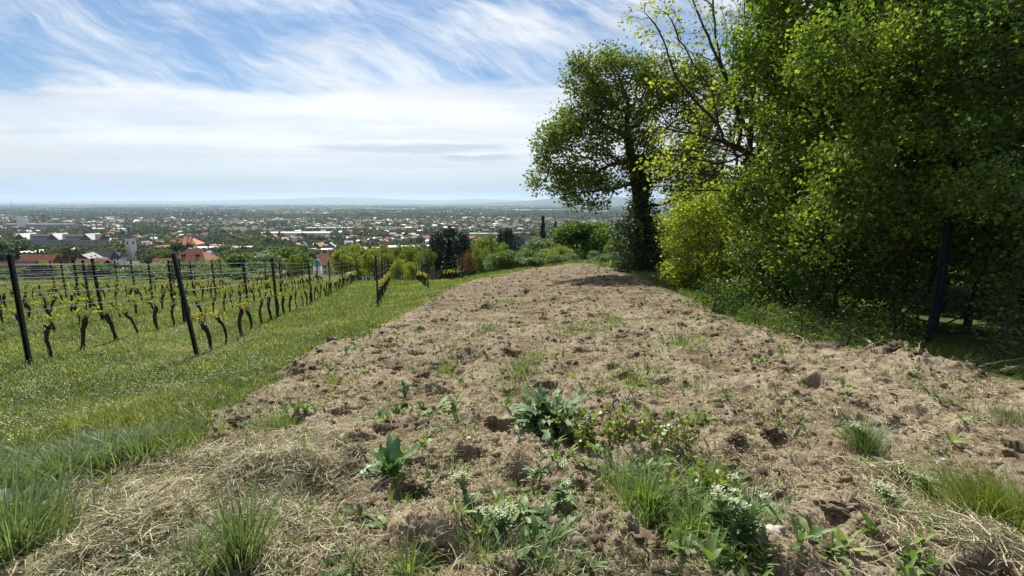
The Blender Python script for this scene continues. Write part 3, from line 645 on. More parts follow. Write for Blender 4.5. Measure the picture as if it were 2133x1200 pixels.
# ------------------------------------------------------------------ vineyard
ROWS = [  # X0, first Y, last Y, description
    (-3.95, 8.9, 46, 'the row starting at the leaning post'), (-6.65, 8.2, 42, 'the row starting at the left edge'), (-9.35, 10.0, 36, 'the third row on the left'),
    (-12.05, 13.6, 33, 'the fourth row on the left'), (-14.75, 17, 31, 'the fifth row on the left'), (-17.45, 20, 30, 'the sixth row on the left'), (-20.15, 23, 29, 'the outermost row on the left'),
    (-0.85, 18.8, 45, 'the row left of the grass lane'), (1.85, 29.5, 47, 'the row right of the grass lane'), (4.5, 33, 47, 'the last row by the tilled strip')]
def rowx(x0, y): return x0 - 0.24 * y
def rib(P, w_, h_):  # crooked trunk path radii
    return P
def vine_proto(seed):
    rr = random.Random(seed); t = thing('grapevine', 'v', 'vine')
    mb = MB(); H = rr.uniform(0.52, 0.66); sgn = rr.choice((-1, 1)); lean = rr.uniform(-.16, .16)
    P = []; n = 9
    for i in range(n):
        q = i / (n - 1); P.append((lean * q + 0.035 * sin(q * 5 + seed) + sgn * (0.16 * max(0, q - .62) / .38 * rr.uniform(.8, 1.2) if q > .62 else 0), 0.03 * cos(q * 4 + seed), -0.05 + (H + .05) * (q if q < .8 else .8 + (q - .8) * .5)))
    rad = [0.047, 0.036, 0.032, 0.030, 0.033, 0.036, 0.042, 0.049, 0.036]; kk = rr.uniform(.65, 1.15); rad = [q * kk * rr.uniform(.85, 1.15) for q in rad]
    mb.tube(P, rad, 8); hx, hy, hz = P[-1]
    for k in range(4):
        a = rr.uniform(0, 6.28); mb.tube([(hx, hy, hz), (hx + cos(a) * .07, hy + sin(a) * .05, hz + rr.uniform(.0, .09))], [0.03, 0.014], 6)
    link('trunk', mb.build('trunk', M_['vine_bark']), t)
    mc = MB(); tips = []
    for s in (-1, 1):
        if rr.random() < .2 and s == 1: continue
        L = rr.uniform(.35, .52); h1 = 0.74
        Q = [(hx, hy, hz)] + [(hx + s * L * q, hy + rr.uniform(-.02, .02), hz + (h1 - hz) * min(1, q * 1.6) + rr.uniform(-.02, .02)) for q in (.25, .5, .75, 1)]
        mc.tube(Q, [.011, .008, .007, .006, .004], 5)
        for q in Q[1:]:
            for _ in range(rr.choice((0, 1, 2, 2))): tips.append((q[0] + rr.uniform(-.04, .04), q[1] + rr.uniform(-.03, .03), q[2] + rr.uniform(.01, .05)))
    for k in range(3):
        a = rr.uniform(0, 6.28); e = (hx + cos(a) * .12, hy + sin(a) * .05, hz + rr.uniform(.08, .2)); mc.tube([(hx, hy, hz), e], [.007, .004], 4); tips.append(e)
    link('cane', mc.build('cane', M_['cane']), t)
    V, Fc, tn = leaves(np.array(tips), 6, 0.024, 0.044, LEAF)
    T_ = tn * 0 + np.clip(tn, 0, 1); link('young_leaves', mesh('young_leaves', V, Fc, M_['leaf_vine'], attrs={'tint': tn}), t)
    mb = MB(); mb.tube([(0.07, 0.02, -0.05), (0.07, 0.02, 0.78)], 0.005, 5); link('stake', mb.build('stake', M_['post']), t)
    return t
ORD = ['first', 'second', 'third', 'fourth', 'fifth', 'sixth', 'seventh', 'eighth', 'ninth', 'tenth', 'eleventh', 'twelfth', 'thirteenth', 'fourteenth', 'fifteenth', 'sixteenth', 'seventeenth', 'eighteenth', 'nineteenth', 'twentieth']
ORD += ['twenty-' + o for o in ORD[:9]] + ['thirtieth'] + ['thirty-' + o for o in ORD[:9]]
vps = [vine_proto(s) for s in range(22)]; used_v = set()
post_n = 0
def post_proto(H):
    t = thing('vineyard_post', 'p', 'post'); mb = MB()
    mb.box((0, 0.018, H / 2 - .15), (0.052, 0.008, H + .3)); mb.box((-0.022, -0.002, H / 2 - .151), (0.008, 0.032, H + .29)); mb.box((0.022, -0.002, H / 2 - .151), (0.008, 0.032, H + .29))
    for k in range(9): mb.box((-0.03, 0, 0.5 + k * .15), (0.010, 0.012, 0.022)); mb.box((0.03, 0, 0.5 + k * .15), (0.010, 0.012, 0.022))
    link('profile', mb.build('profile', M_['post'], False), t)
    return t
pp = post_proto(1.88); end = post_proto(2.0); pu = [False, False]
dirang = math.atan2(1, -0.24)
for ri, (x0, y0, y1, desc) in enumerate(ROWS):
    # posts
    ys = list(np.arange(y0, y1 + 3, 6.2 if ri < 2 or ri > 6 else 4.7)); k = 0
    wires_pts = []
    for k, y in enumerate(ys):
        x = rowx(x0, y); z = float(hbase(x, y)); wires_pts.append((x, y, z))
        isend = k == 0 and ri in (0, 1, 7, 8, 9)
        src = end if isend else pp
        if ri == 0 and k == 0: lab = 'tall leaning grey end post nearest the tilled strip on the left'
        elif ri == 1 and k == 0: lab = 'dark metal post at the very left edge of the vineyard'
        elif isend: lab = 'metal end post at the head of ' + desc
        else: lab = ORD[k - (0 if ri not in (0, 1, 7, 8, 9) else 0)] + ' metal post along ' + desc
        ln = 0.085 if isend and ri == 0 else (-0.015 if isend and ri == 1 else 0.0 if isend else random.uniform(-.02, .02))
        i = 0 if not isend else 1
        o = dup(src, (x, y, z), dirang - pi / 2, (1.35, 1.35, 1.05) if not isend else (1.3, 1.3, 1.0), lab, 'metal posts of the vineyard', tilt=(0.02 if isend else random.uniform(-.015, .015), -ln))
    # wires
    t = thing('trellis_wires', 'thin wires strung between the posts along ' + desc, 'wire', wires_pts[0], 0, 'wires of the vineyard')
    b = np.array(wires_pts[0])
    for h in (0.72, 0.98, 1.28, 1.58, 1.82):
        for sd in ((-.03, .03) if h > .8 else (0,)):
            Q = []
            for (p, q) in zip(wires_pts[:-1], wires_pts[1:]):
                for f_ in (0, .5):
                    a_ = np.array(p) * (1 - f_) + np.array(q) * f_; Q.append(a_ - b + np.array([sd, 0, h - (0.02 if f_ else 0)]))
            Q.append(np.array(wires_pts[-1]) - b + np.array([sd, 0, h]))
            mb = MB(); mb.tube(Q, 0.0025, 3, cap=False); link('wire', mb.build('wire', M_['wire']), t)
    # vines
    k = 0; y = y0 + (0.55 if ri < 7 else 0.6)
    while y < y1:
        x = rowx(x0, y) + random.uniform(-.04, .04); z = float(hbase(x, y))
        if not (px_ok := (x / y > -1.16)): y += 1.0; k += 1; continue
        s = random.randrange(22); far_ = y > 26
        lab = (ORD[k] + ' grapevine from the near end of ' + desc)
        dup(vps[s], (x, y, z), dirang + random.choice((0, pi)) + random.uniform(-.12, .12), (random.uniform(.85, 1.15), random.uniform(.8, 1.2), random.uniform(.98, 1.22)), lab, 'gnarled grapevines of the vineyard', keep=('trunk', 'cane', 'young_leaves') if far_ else None)
        k += 1; y += random.uniform(0.92, 1.06)
def kill(t):
    for c in list(t.children): bpy.data.objects.remove(c)
    bpy.data.objects.remove(t)
for q in vps + [pp, end]: kill(q)

# ------------------------------------------------------------------ grass, straw, clods and weeds (stuff)
def blades(X, Y, Z, h, wd, bend, az, seg=3, tilt=0.0, tint=None):
    """curved grass blades: arrays in, one mesh out"""
    n = len(X); q = np.linspace(0, 1, seg + 1)
    dirx = np.cos(az); diry = np.sin(az)
    out_ = tilt[:, None] * q[None] + bend[:, None] * q[None] ** 2 if hasattr(tilt, '__len__') else bend[:, None] * q[None] ** 2
    cx = X[:, None] + dirx[:, None] * out_ * h[:, None]; cy = Y[:, None] + diry[:, None] * out_ * h[:, None]
    cz = Z[:, None] + h[:, None] * q[None] * np.sqrt(np.clip(1 - 0.45 * np.minimum(out_, 1.4) ** 2, .12, 1)) - 0.01
    hw = wd[:, None] * (1 - q[None] ** 1.6) * 0.5
    sa = az + pi / 2 + rng.normal(size=n) * 0.5
    sx = np.cos(sa)[:, None] * hw; sy = np.sin(sa)[:, None] * hw
    Lf = np.stack([cx - sx, cy - sy, cz], -1)[:, :-1]; Rt = np.stack([cx + sx, cy + sy, cz], -1)[:, :-1]; tip = np.stack([cx, cy, cz], -1)[:, -1:]
    V = np.concatenate([Lf, Rt, tip], 1); k = 2 * seg + 1; base = (np.arange(n) * k)[:, None, None]
    i = np.arange(seg - 1); Q = np.stack([i, seg + i, seg + i + 1, i + 1], 1)
    Qf = (Q[None] + base).reshape(-1, 4); Tf = (np.array([[seg - 1, 2 * seg - 1, 2 * seg]])[None] + base).reshape(-1, 3)
    tn = np.repeat(tint if tint is not None else rng.random(n), k)
    return V.reshape(-1, 3), [Qf, Tf], tn
def polar(n, r0, r1, a0=-50, a1=50, p=0.0):
    u_ = rng.random(n); r = r0 * (r1 / r0) ** u_ if p == 0 else (r0 ** p + (r1 ** p - r0 ** p) * u_) ** (1 / p)
    a = np.radians(a0 + (a1 - a0) * rng.random(n)); return r * np.sin(a), r * np.cos(a)
# meadow grass
X, Y = polar(900000, 1.6, 62, -78, 40, 0.25)
S = soilmask(X, Y); xr = np.interp(Y, RE[:, 1], RE[:, 0]); k = (S < 0.45) & ((X < xr - .3) | ((X < xr + 6) & (X > xr + 1.2)) | (Y > 27)); X, Y = X[k], Y[k]
Z = hfull(X, Y); r = np.hypot(X, Y); n_ = len(X)
pat = fbm(X * 0.55, Y * 0.55, 123, 3); tall = ss(0.1, 0.6, pat)
cl = ss(-.1, .5, fbm(X * 3.1, Y * 3.1, 133, 2)); worn = ss(.12, .5, fbm(X * .38 + 3, Y * .22, 143, 3)); h = (1 - .5 * worn) * (0.04 + 0.05 * rng.random(n_) + 0.06 * tall + 0.075 * cl * rng.random(n_)) * (1 + 0.012 * r) * np.where(X > 4, 1.6, 1.0)
wd = 0.0032 + 0.00105 * r
tn = np.clip(0.42 + 0.30 * pat + 0.25 * (cl - .5) + .28 * worn + rng.normal(size=n_) * 0.26 + 0.25 * ss(0.3, .7, fbm(X * .25, Y * .25, 9, 2)), 0, 1)
V, Fs, T = blades(X, Y, Z, h, wd, 0.25 + 0.8 * rng.random(n_), rng.random(n_) * 6.283, 2, tint=tn)
tag(link('meadow_grass', mesh('meadow_grass', V, Fs, M_['grass'], attrs={'tint': T})), 'short green meadow grass between and in front of the vine rows', 'grass', kind='stuff')
X, Y = polar(26000, 2.0, 30, -60, -5, 0.5); k = soilmask(X, Y) < .3; X, Y = X[k], Y[k]; n_ = len(X); rr_ = np.hypot(X, Y)
V, Fs, T = blades(X, Y, hfull(X, Y), (.07 + .12 * rng.random(n_)), 0.003 + 0.0008 * rr_, .3 + rng.random(n_), rng.random(n_) * 6.283, 3)
tag(link('dry_grass_stalks', mesh('dry_grass_stalks', V, Fs, M_['hay'], attrs={'tint': T})), 'thin dry stalks standing among the green meadow grass', 'dry grass', kind='stuff')
# small white flowers in the grass
X, Y = polar(15000, 4.5, 30, -50, -22, 0.5); k = (soilmask(X, Y) < 0.1) & (fbm(X * .5, Y * .5, 201, 3) + 0.5 * ss(-3.2, -5.5, X) * ss(16, 8, Y) > 0.27); X, Y = X[k], Y[k]; n_ = len(X)
Z = hfull(X, Y) + 0.09 + 0.07 * rng.random(n_); rr_ = np.hypot(X, Y)
V, Fc, T = merge(LEAF5[0] - np.array([.5, 0, 0]), LEAF5[1], rotm(n_, flat=0.5) * (0.010 + 0.0008 * rr_ * rng.random(n_))[:, None, None], np.stack([X, Y, Z], 1))
tag(link('white_meadow_flowers', mesh('white_meadow_flowers', V, Fc, M_['white_flower'], attrs={'tint': T})), 'tiny white flowers scattered through the grass on the left', 'flowers', kind='stuff')
# short green regrowth on the tilled soil
X, Y = polar(60000, 1.5, 31, -50, 46, 0.5); k = (soilmask(X, Y) > 0.6) & (fbm(X * 0.8, Y * 0.55, 301, 4) + 0.2 * rng.random(len(X)) > 0.42); X, Y = X[k], Y[k]; n_ = len(X)
Z = hfull(X, Y); rr_ = np.hypot(X, Y)
V, Fs, T = blades(X, Y, Z, (0.03 + 0.07 * rng.random(n_)) * (1 + .02 * rr_), 0.004 + 0.001 * rr_, 0.3 + rng.random(n_), rng.random(n_) * 6.283, 2)
tag(link('regrowing_weeds', mesh('regrowing_weeds', V, Fs, M_['weed'], attrs={'tint': T})), 'thin green shoots coming up again in the tilled soil', 'weeds', kind='stuff')
# grass fringe at the foot of the hedge
t_ = rng.random(9000); yy = 4.6 + 19 * t_; X = np.interp(yy, RE[:, 1], RE[:, 0]) + 0.05 + np.abs(rng.normal(size=len(yy))) * 0.5; n_ = len(X); Z = hfull(X, yy)
k = fbm(X * 1.5, yy * 1.5, 17, 3) > -0.15; X, yy, Z = X[k], yy[k], Z[k]; n_ = len(X)
V, Fs, T = blades(X, yy, Z, 0.06 + 0.18 * rng.random(n_), 0.006 + 0.0008 * yy, 0.3 + rng.random(n_), rng.random(n_) * 6.283, 3)
tag(link('hedge_grass', mesh('hedge_grass', V, Fs, M_['grass'], attrs={'tint': T * .7})), 'longer grass along the foot of the hedge', 'grass', kind='stuff')
# straw: short dry fibres on the soil
def fibres(X, Y, L, wd, name, m, label, cat, lift=0.012, curl=0.35, tint=None):
    n_ = len(X); Z = hfull(X, Y) + lift * rng.random(n_); az = rng.random(n_) * 6.283; cv = rng.normal(size=n_) * curl
    q = np.array([-.5, -.17, .17, .5]); sl = rng.normal(size=n_) * .22
    ang = az[:, None] + cv[:, None] * q[None] * 2
    cx = X[:, None] + np.cos(ang) * q * L[:, None]; cy = Y[:, None] + np.sin(ang) * q * L[:, None]; cz = Z[:, None] + 0.006 + sl[:, None] * q[None] * L[:, None] + (0.25 - q[None] ** 2) * L[:, None] * .22
    sx = -np.sin(az)[:, None] * wd[:, None] * .5 * np.ones(4); sy = np.cos(az)[:, None] * wd[:, None] * .5 * np.ones(4); sz = rng.normal(size=(n_, 1)) * wd[:, None] * .35 * np.ones(4)
    V = np.concatenate([np.stack([cx - sx, cy - sy, cz - sz], -1), np.stack([cx + sx, cy + sy, cz + sz], -1)], 1)
    Q = np.array([[0, 4, 5, 1], [1, 5, 6, 2], [2, 6, 7, 3]]); Fq = (Q[None] + (np.arange(n_) * 8)[:, None, None]).reshape(-1, 4)
    T = np.repeat(rng.random(n_) if tint is None else tint, 8)
    tag(link(name, mesh(name, V.reshape(-1, 3), Fq, m, attrs={'tint': T})), label, cat, kind='stuff')
X, Y = polar(210000, 1.4, 26, -52, 48, 0.12); k = (soilmask(X, Y) > 0.5) & (rng.random(len(X)) < 0.22 + 0.78 * ss(-0.2, 0.5, fbm(X * 0.9, Y * 0.9, 401, 4))); X, Y = X[k], Y[k]; rr_ = np.hypot(X, Y)
fibres(X, Y, (0.02 + 0.075 * rng.random(len(X)) ** 2) * (1 + .03 * rr_), 0.0016 + 0.0005 * rr_, 'dry_straw', M_['straw'], 'short dry straw lying over the tilled soil', 'straw')
# hay: longer pale stalks heaped in the lower left corner and along the field edge
c_ = [(150, 1060, .55), (330, 1020, .5), (250, 1150, .5), (480, 1100, .45), (600, 1000, .35), (620, 950, .4), (180, 1190, .5), (380, 1180, .4), (90, 1120, .4), (500, 960, .35), (2080, 1160, .35), (1880, 1010, .2), (1990, 1090, .3), (560, 1150, .25)]
Xs = []; Ys = []
for (a, b, s) in c_:
    g = gpt(a, b); m = int(5200 * s); Xs.append(g[0] + rng.normal(size=m) * s * .62); Ys.append(g[1] + rng.normal(size=m) * s * .5)
X = np.concatenate(Xs); Y = np.concatenate(Ys); k = (Y > .9); X, Y = X[k], Y[k]
fibres(X, Y, 0.06 + 0.2 * rng.random(len(X)) ** 1.6, 0.0024 + 0.0016 * rng.random(len(X)), 'cut_hay', M_['hay'], 'long pale cut hay heaped along the near edge of the tilled strip', 'hay', 0.05, 0.8)
# clods and crumbs of soil
import bmesh
def rock_proto(seed, sub=2):
    bm = bmesh.new(); bmesh.ops.create_icosphere(bm, subdivisions=sub, radius=1); P = np.array([v.co[:] for v in bm.verts]); Fc = np.array([[v.index for v in f.verts] for f in bm.faces]); bm.free()
    q = np.stack([gnoise(P[:, 0] * 2.1 + seed, P[:, 1] * 2.1 + P[:, 2], seed + 7), gnoise(P[:, 1] * 2.1 + seed, P[:, 2] * 2.1 + P[:, 0], seed + 8), gnoise(P[:, 2] * 2.1 + seed, P[:, 0] * 2.1, seed + 9)], 1); P = P + q * .42
    nn = 0.45 * gnoise(P[:, 0] * 1.3 + seed, P[:, 1] * 1.3 + P[:, 2] * 1.7, seed) + 0.25 * gnoise(P[:, 0] * 3.3 + seed, P[:, 1] * 3 + P[:, 2] * 3.7, seed + 1)
    return P * (1 + nn)[:, None] * np.array([1, .85, .62]), Fc
cm, n = mat('clod_soil'); tt = n.n('ShaderNodeAttribute', attribute_name='tint').outputs['Fac']; po = n.n('ShaderNodeNewGeometry').outputs['Position']
nn3 = n.noise(po, 90.0, 4, 0.7); cc_ = n.mix(n.sstep(tt, 0.2, 0.8), n.ramp(nn3, [(0.3, (0.085, 0.060, 0.040)), (0.7, (0.16, 0.115, 0.078))]), n.ramp(nn3, [(0.3, (0.17, 0.13, 0.085)), (0.7, (0.34, 0.27, 0.185))]))
out(n, n.n('ShaderNodeBsdfPrincipled', {'Base Color': cc_, 'Roughness': 0.95, 'Specular IOR Level': 0.1, 'Normal': n.n('ShaderNodeBump', {'Strength': 0.8, 'Distance': 0.008, 'Height': n.noise(po, 160.0, 4, 0.7)}).outputs[0]}).outputs[0]); M_['clod'] = cm
VV = []; FF = []; TT = []; off = 0
for s in range(6):
    pv, pf = rock_proto(s * 3.1 + 1 and s + 3, 1); m = 9000
    X, Y = polar(m, 1.4, 30, -52, 48, 0.4); k = (soilmask(X, Y) > .7) & (rng.random(m) < .15 + ss(-.3, .5, fbm(X * 1.3, Y * 1.3, 501, 3))); X, Y = X[k], Y[k]; m = len(X)
    sc = (0.005 + 0.034 * rng.random(m) ** 6) * (1 + .05 * np.hypot(X, Y)); Z = hfull(X, Y) + sc * .15
    V, Fc, T = merge(pv, pf, rotm(m, flat=0.5) * sc[:, None, None], np.stack([X, Y, Z], 1)); VV.append(V); FF.append(Fc + off); TT.append(T); off += len(V)
tag(link('soil_clods', mesh('soil_clods', np.concatenate(VV), np.concatenate(FF), M_['clod'], attrs={'tint': np.concatenate(TT)})), 'crumbs and small clods of dry soil over the tilled strip', 'soil clods', kind='stuff')

# ------------------------------------------------------------------ single stones, clods and sticks
def single_rock(px, py, s, m, name, label, cat, group, seed):
    g = gpt(px, py); z = float(hfull(g[0], g[1])[0]); st_ = m is M_['stone']; pv, pf = rock_proto(seed, 3 if st_ else 5); u0 = pv / (np.linalg.norm(pv, axis=1)[:, None] + 1e-6)
    pv = pv + u0 * (0.05 * gnoise(pv[:, 0] * 6, pv[:, 1] * 6 + pv[:, 2] * 5, seed))[:, None]
    if not st_:
        for fq, am in ((3.5, .16), (8, .12), (17, .07)): pv = pv + u0 * (am * (np.abs(gnoise(pv[:, 0] * fq + pv[:, 2] * fq * .7, pv[:, 1] * fq - pv[:, 2] * fq * .6, seed + 3)) * 2 - .4))[:, None]
    pv = (rotm(1, flat=.3)[0] @ (pv * s).T).T
    o = link(name, mesh(name, pv, pf, m, attrs={'tint': np.full(len(pv), 0.25 + .5 * rng.random())}), None, (g[0], g[1], z + s * (.15 if st_ else -.12))); tag(o, label, cat, group)
for i, (a, b, s, lb) in enumerate([(1160, 1178, .05, 'x'), (978, 925, .04, 'pale round stone in the middle of the tilled soil left of the big thistle'), (1965, 975, .04, 'flat pale stone right of the white flowered grass tuft'), (1605, 1160, .06, 'whitish stone low down beside the leafy weeds at the lower right'),
        (463, 876, .035, 'white pebble on the dark clod at the left field edge'), (1860, 937, .02, 'small pale pebble just right of the white flowered grass tuft'), (1740, 862, .04, 'grey stone lying left above the white flowered grass tuft')]):
    if lb != 'x': single_rock(a, b, s, M_['stone'], 'stone', lb, 'stone', 'pale stones on the tilled soil', i + 30)
for i, (a, b, s, lb) in enumerate([(1745, 1085, .085, 'large crumbly clod over the dark hollow at the lower right'), (1610, 930, .085, 'flat brown clod left of the white flowered grass tuft'), (975, 742, .08, 'dark clod on the mound above the middle of the field'),
        (1095, 612, .13, 'dark clod standing up near the far end of the strip'), (500, 888, .09, 'dark turned clod at the left edge of the tilled strip'), (690, 728, .10, 'thick clod jutting into the grass on the left'), (622, 772, .10, 'clod of turned turf at the edge of the green grass'),
        (740, 980, .06, 'round dark clod left of the upright dock leaves'), (1530, 945, .06, 'dark clod above the leafy weeds'), (1895, 858, .06, 'rounded brown clod above right of the white flowered grass tuft'), (1780, 848, .05, 'brown clod behind the white flowered grass tuft'),
        (880, 800, .07, 'brown clod beside the hollow above the low dock rosette'), (1870, 752, .13, 'dark heap of earth at the foot of the shaded hedge'), (1340, 1165, .10, 'crumbly clod at the bottom edge right of the middle'), (890, 1140, .08, 'clod beside the dark hollow at the bottom')]):
    single_rock(a, b, s, M_['clod'], 'soil_clod', lb, 'clod', 'large clods of turned soil', i + 60)
def stick(p0, p1, r, label, up=0.03, bendv=0.08):
    a = gpt(*p0); b = gpt(*p1); a = np.array([a[0], a[1], float(hfull(a[0], a[1])[0]) + r]); b = np.array([b[0], b[1], float(hfull(b[0], b[1])[0]) + r + up]); L = np.linalg.norm(b - a)
    mb = MB(); Q = [a + (b - a) * q + np.array([rng.normal() * .009 * L, rng.normal() * .009 * L, bendv * L * q * (1 - q) * 2]) * (0 < q < 1) for q in np.linspace(0, 1, 7)]
    mb.tube(np.array(Q) - a, np.linspace(r, r * .6, 7), 7)
    m = np.array(Q[4]) - a; mb.tube([m, m + np.array([rng.normal() * .12 * L, rng.normal() * .08 * L, .06 * L])], [r * .55, r * .3], 5)
    tag(link('dry_stick', mb.build('dry_stick', M_['stick']), None, a), label, 'stick', 'dry sticks on the soil')
for a in [((1812, 738), (1790, 716), .022, 'thick pale stick pointing up at the foot of the hedge', .05), ((1800, 745), (1856, 728), .016, 'long pale curved stick lying across another below the gate', .12), ((2133, 772), (2085, 782), .03, 'thick pale branch at the right edge on the shade line', .02),
          ((1585, 782), (1640, 772), .012, 'thin straight stick lying on the soil below the dark maple bush', 0), ((1960, 760), (2030, 772), .013, 'pale stick on the shade line below the gate', .02), ((1815, 812), (1866, 824), .012, 'short pale stick in the sunlit soil at the right', .01),
          ((1365, 745), (1425, 790), .008, 'long thin stalk lying left of the middle grass', .03), ((1905, 775), (1911, 742), .008, 'thin stalk standing up in the soil below the gate', .22), ((1700, 800), (1745, 792), .012, 'dark thin stick among the clods at the right', .01),
          ((2040, 770), (2133, 760), .014, 'long stick half in the shade at the right edge', .04), ((1640, 700), (1690, 728), .010, 'bent twig at the foot of the dark bush', .03)]:
    stick(a[0], a[1], a[2], a[3], a[4])

# ------------------------------------------------------------------ plants in the foreground
def lstrip(mb, base, az, el0, L, Wd, droop, seg=7, prof='ovate', mi=0, fold=0.25, wave=0.0, tint=0.5):
    """one leaf: midrib with two edges, rising at el0 and arching over"""
    P = np.array(base, float); el = el0; rows = []; dl = L / seg
    for i in range(seg + 1):
        q = i / seg
        if prof == 'ovate': wq = sin(pi * min(1, q ** 0.8 * .97 + .02)) ** .8
        elif prof == 'dock': wq = max(.10, sin(pi * max(0, (q - .12) / .9)) ** .7 if q > .12 else .1) if q < 1 else 0.02
        elif prof == 'lobed': wq = (sin(pi * min(1, q * .93 + .05)) ** .7) * (1.0 if i % 2 else .48)
        else: wq = (1 - q) ** .6 * min(1, .5 + q * 3)
        hw = Wd * .5 * wq; s = np.array([-sin(az), cos(az), 0.0]); up = np.array([-cos(az) * sin(el), -sin(az) * sin(el), cos(el)])
        tipb = np.array([cos(az) * cos(el), sin(az) * cos(el), sin(el)]) * (dl * .5 if prof == 'lobed' and i % 2 else 0)
        wv = wave * Wd * sin(i * 2.1 + L * 40)
        rows.append([P + s * hw + up * (hw * fold + wv) + tipb, P.copy(), P - s * hw + up * (hw * fold - wv) + tipb])
        d = np.array([cos(az) * cos(el), sin(az) * cos(el), sin(el)]); P = P + d * dl; el -= droop / seg
    V = np.array(rows).reshape(-1, 3); Q = []
    for i in range(seg):
        a = i * 3; Q += [[a, a + 1, a + 4, a + 3], [a + 1, a + 2, a + 5, a + 4]]
    mb.add(V, np.array(Q), mi, tint)
def gpos(px, py): g = gpt(px, py); return np.array([g[0], g[1], float(hfull(g[0], g[1])[0]) - .01])
def rosette(name, label, cat, px, py, n_, L, Wd, m, prof, el=(20, 70), droop=(40, 90), wave=.1, group=None, bias=None, seg=8, spread=.02):
    b = gpos(px, py); mb = MB()
    for k in range(n_):
        az = random.random() * 6.283 if bias is None else random.gauss(bias, .6); l = L * random.uniform(.55, 1.05)
        lstrip(mb, (random.gauss(0, spread), random.gauss(0, spread), 0), az, R(random.uniform(*el)), l, Wd * random.uniform(.7, 1.1), R(random.uniform(*droop)), seg, prof, 0, .3, wave, random.random())
    tag(link(name, mb.build(name, M_[m]), None, b), label, cat, group)
rosette('thistle_plant', 'big grey green thistle clump with jagged leaves in the middle of the tilled soil', 'thistle', 1150, 897, 64, .46, .12, 'thistle', 'lobed', (25, 85), (30, 110), .12, seg=13, spread=.06)
for (a, b, n_, L, Wd, e, lb) in [(818, 1002, 12, .33, .075, (60, 88), 'upright clump of broad glossy dark leaves left of the middle'), (775, 1005, 9, .20, .06, (10, 55), 'low light green leafy rosette touching the upright glossy clump'), (908, 862, 16, .27, .05, (10, 45), 'low spreading rosette of narrow leaves left of the big thistle'),
        (792, 872, 13, .20, .045, (30, 70), 'small leafy rosette below the left white flower'), (655, 866, 7, .20, .055, (20, 60), 'single broad leaf tuft among grass at the left field edge'), (312, 945, 4, .22, .06, (75, 89), 'lone dark upright leaf standing in the grass tufts on the left'),
        (70, 1085, 7, .34, .11, (40, 80), 'pale broad leaf plant among tall blades at the left edge'), (1085, 1100, 9, .16, .06, (10, 60), 'pale grey leaves lying open near the bottom middle'), (1160, 1120, 8, .18, .05, (10, 50), 'small curled leaves below the grey leaf plant'),
        (800, 1110, 8, .13, .035, (10, 60), 'wilted little rosette on the hay at the bottom left of the middle'), (1730, 1180, 8, .16, .045, (20, 60), 'small drooping leaf plant at the bottom edge on the right'), (1680, 1150, 8, .14, .04, (20, 60), 'small green leaf plant left of the bottom right hay'),
        (1420, 1190, 7, .18, .05, (30, 70), 'leafy weed cut by the bottom edge right of the middle')]:
    rosette('dock_plant', lb, 'weed', a, b, n_, L, Wd, 'dock' if 'glossy' in lb or 'dark' in lb else 'thistle' if ('grey' in lb or 'pale' in lb) else 'weed', 'dock', e, (20, 80), .14, 'broad leaved weeds on the tilled soil')
def cress(px, py, H, lean, heads, label, nl=14, az=None, hs=.03):
    hs *= 1.15; H *= 1.08; nl = int(nl * 1.4); heads += 1
    b = gpos(px, py); t = thing('flowering_cress', label, 'wildflower', b, 0, 'white flowered weeds on the tilled soil')
    ms = MB(); ml = MB(); mf = MB()
    for k in range(heads):
        a = random.gauss(az, .35) if az is not None else random.random() * 6.283; ln = lean * random.uniform(.7, 1.2) + .04 * k; h_ = H * random.uniform(.7, 1.05)
        P = [np.array([cos(a) * ln * q ** 1.6 * h_, sin(a) * ln * q ** 1.6 * h_, h_ * q * (1 - .3 * min(1, ln) * q)]) for q in np.linspace(0, 1, 7)]
        ms.tube(P, np.linspace(.004, .0025, 7), 5, tint=.6)
        for j in range(nl):
            q = random.uniform(.05, .9); i = min(5, int(q * 6)); p = P[i] + (P[i + 1] - P[i]) * (q * 6 - i)
            lstrip(ml, p, random.random() * 6.283, R(random.uniform(20, 65)), .09 * (1.15 - q * .6) * random.uniform(.7, 1.3), .026 * (1.1 - q * .4), R(random.uniform(0, 70)), 5, 'ovate', 0, .3, .05, random.random())
        c = P[-1]
        for j in range(60):
            v = rng.normal(size=3) * np.array([1, 1, .45]) * hs * .62; v[2] = abs(v[2]) * .7 + .004
            lstrip(mf, c + v, random.random() * 6.283, R(random.uniform(0, 60)), .011, .010, .5, 2, 'ovate', 0, .3, 0, random.random())
            if j % 3 == 0: ms.tube([c - np.array([0, 0, .015]), c + v], [.0012, .0008], 3, tint=.7)
    link('stem', ms.build('stem', M_['weed']), t); link('leaves', ml.build('leaves', M_['thistle']), t); link('flower_head', mf.build('flower_head', M_['white_flower']), t)
cress(845, 832, .24, .15, 3, 'upright white flowered weed left above the middle of the field', 10)
cress(985, 1075, .30, .45, 1, 'white flowered weed leaning left with its head over bare soil', 16, 2.6)
cress(1040, 1120, .24, .3, 2, 'bushy pale flowered weed at the bottom, left of the middle', 16)
cress(1110, 1010, .26, .8, 1, 'weed bent right with a whitish head below the big thistle', 12, .6)
cress(1500, 1140, .34, .15, 3, 'tall yellowish flowered weed in the green clump at lower right', 24, hs=.02)
cress(1545, 1175, .30, .2, 3, 'leafy budding weed at the bottom edge of the green clump at lower right', 22, hs=.016)
cress(1790, 940, .20, .35, 2, 'white flower heads poking from the left of the round grass tuft', 4, 2.9, .035)
cress(1850, 1062, .20, .25, 2, 'cream flower heads above the dark hollow at the right', 8, 2.8, .035)
cress(1930, 1060, .17, .3, 2, 'small cream flower heads beside the big grass tuft at the right', 12, 1.8, .022)
cress(1160, 1080, .18, .35, 2, 'small budding weed at the bottom under the bent weed', 12, hs=.014)
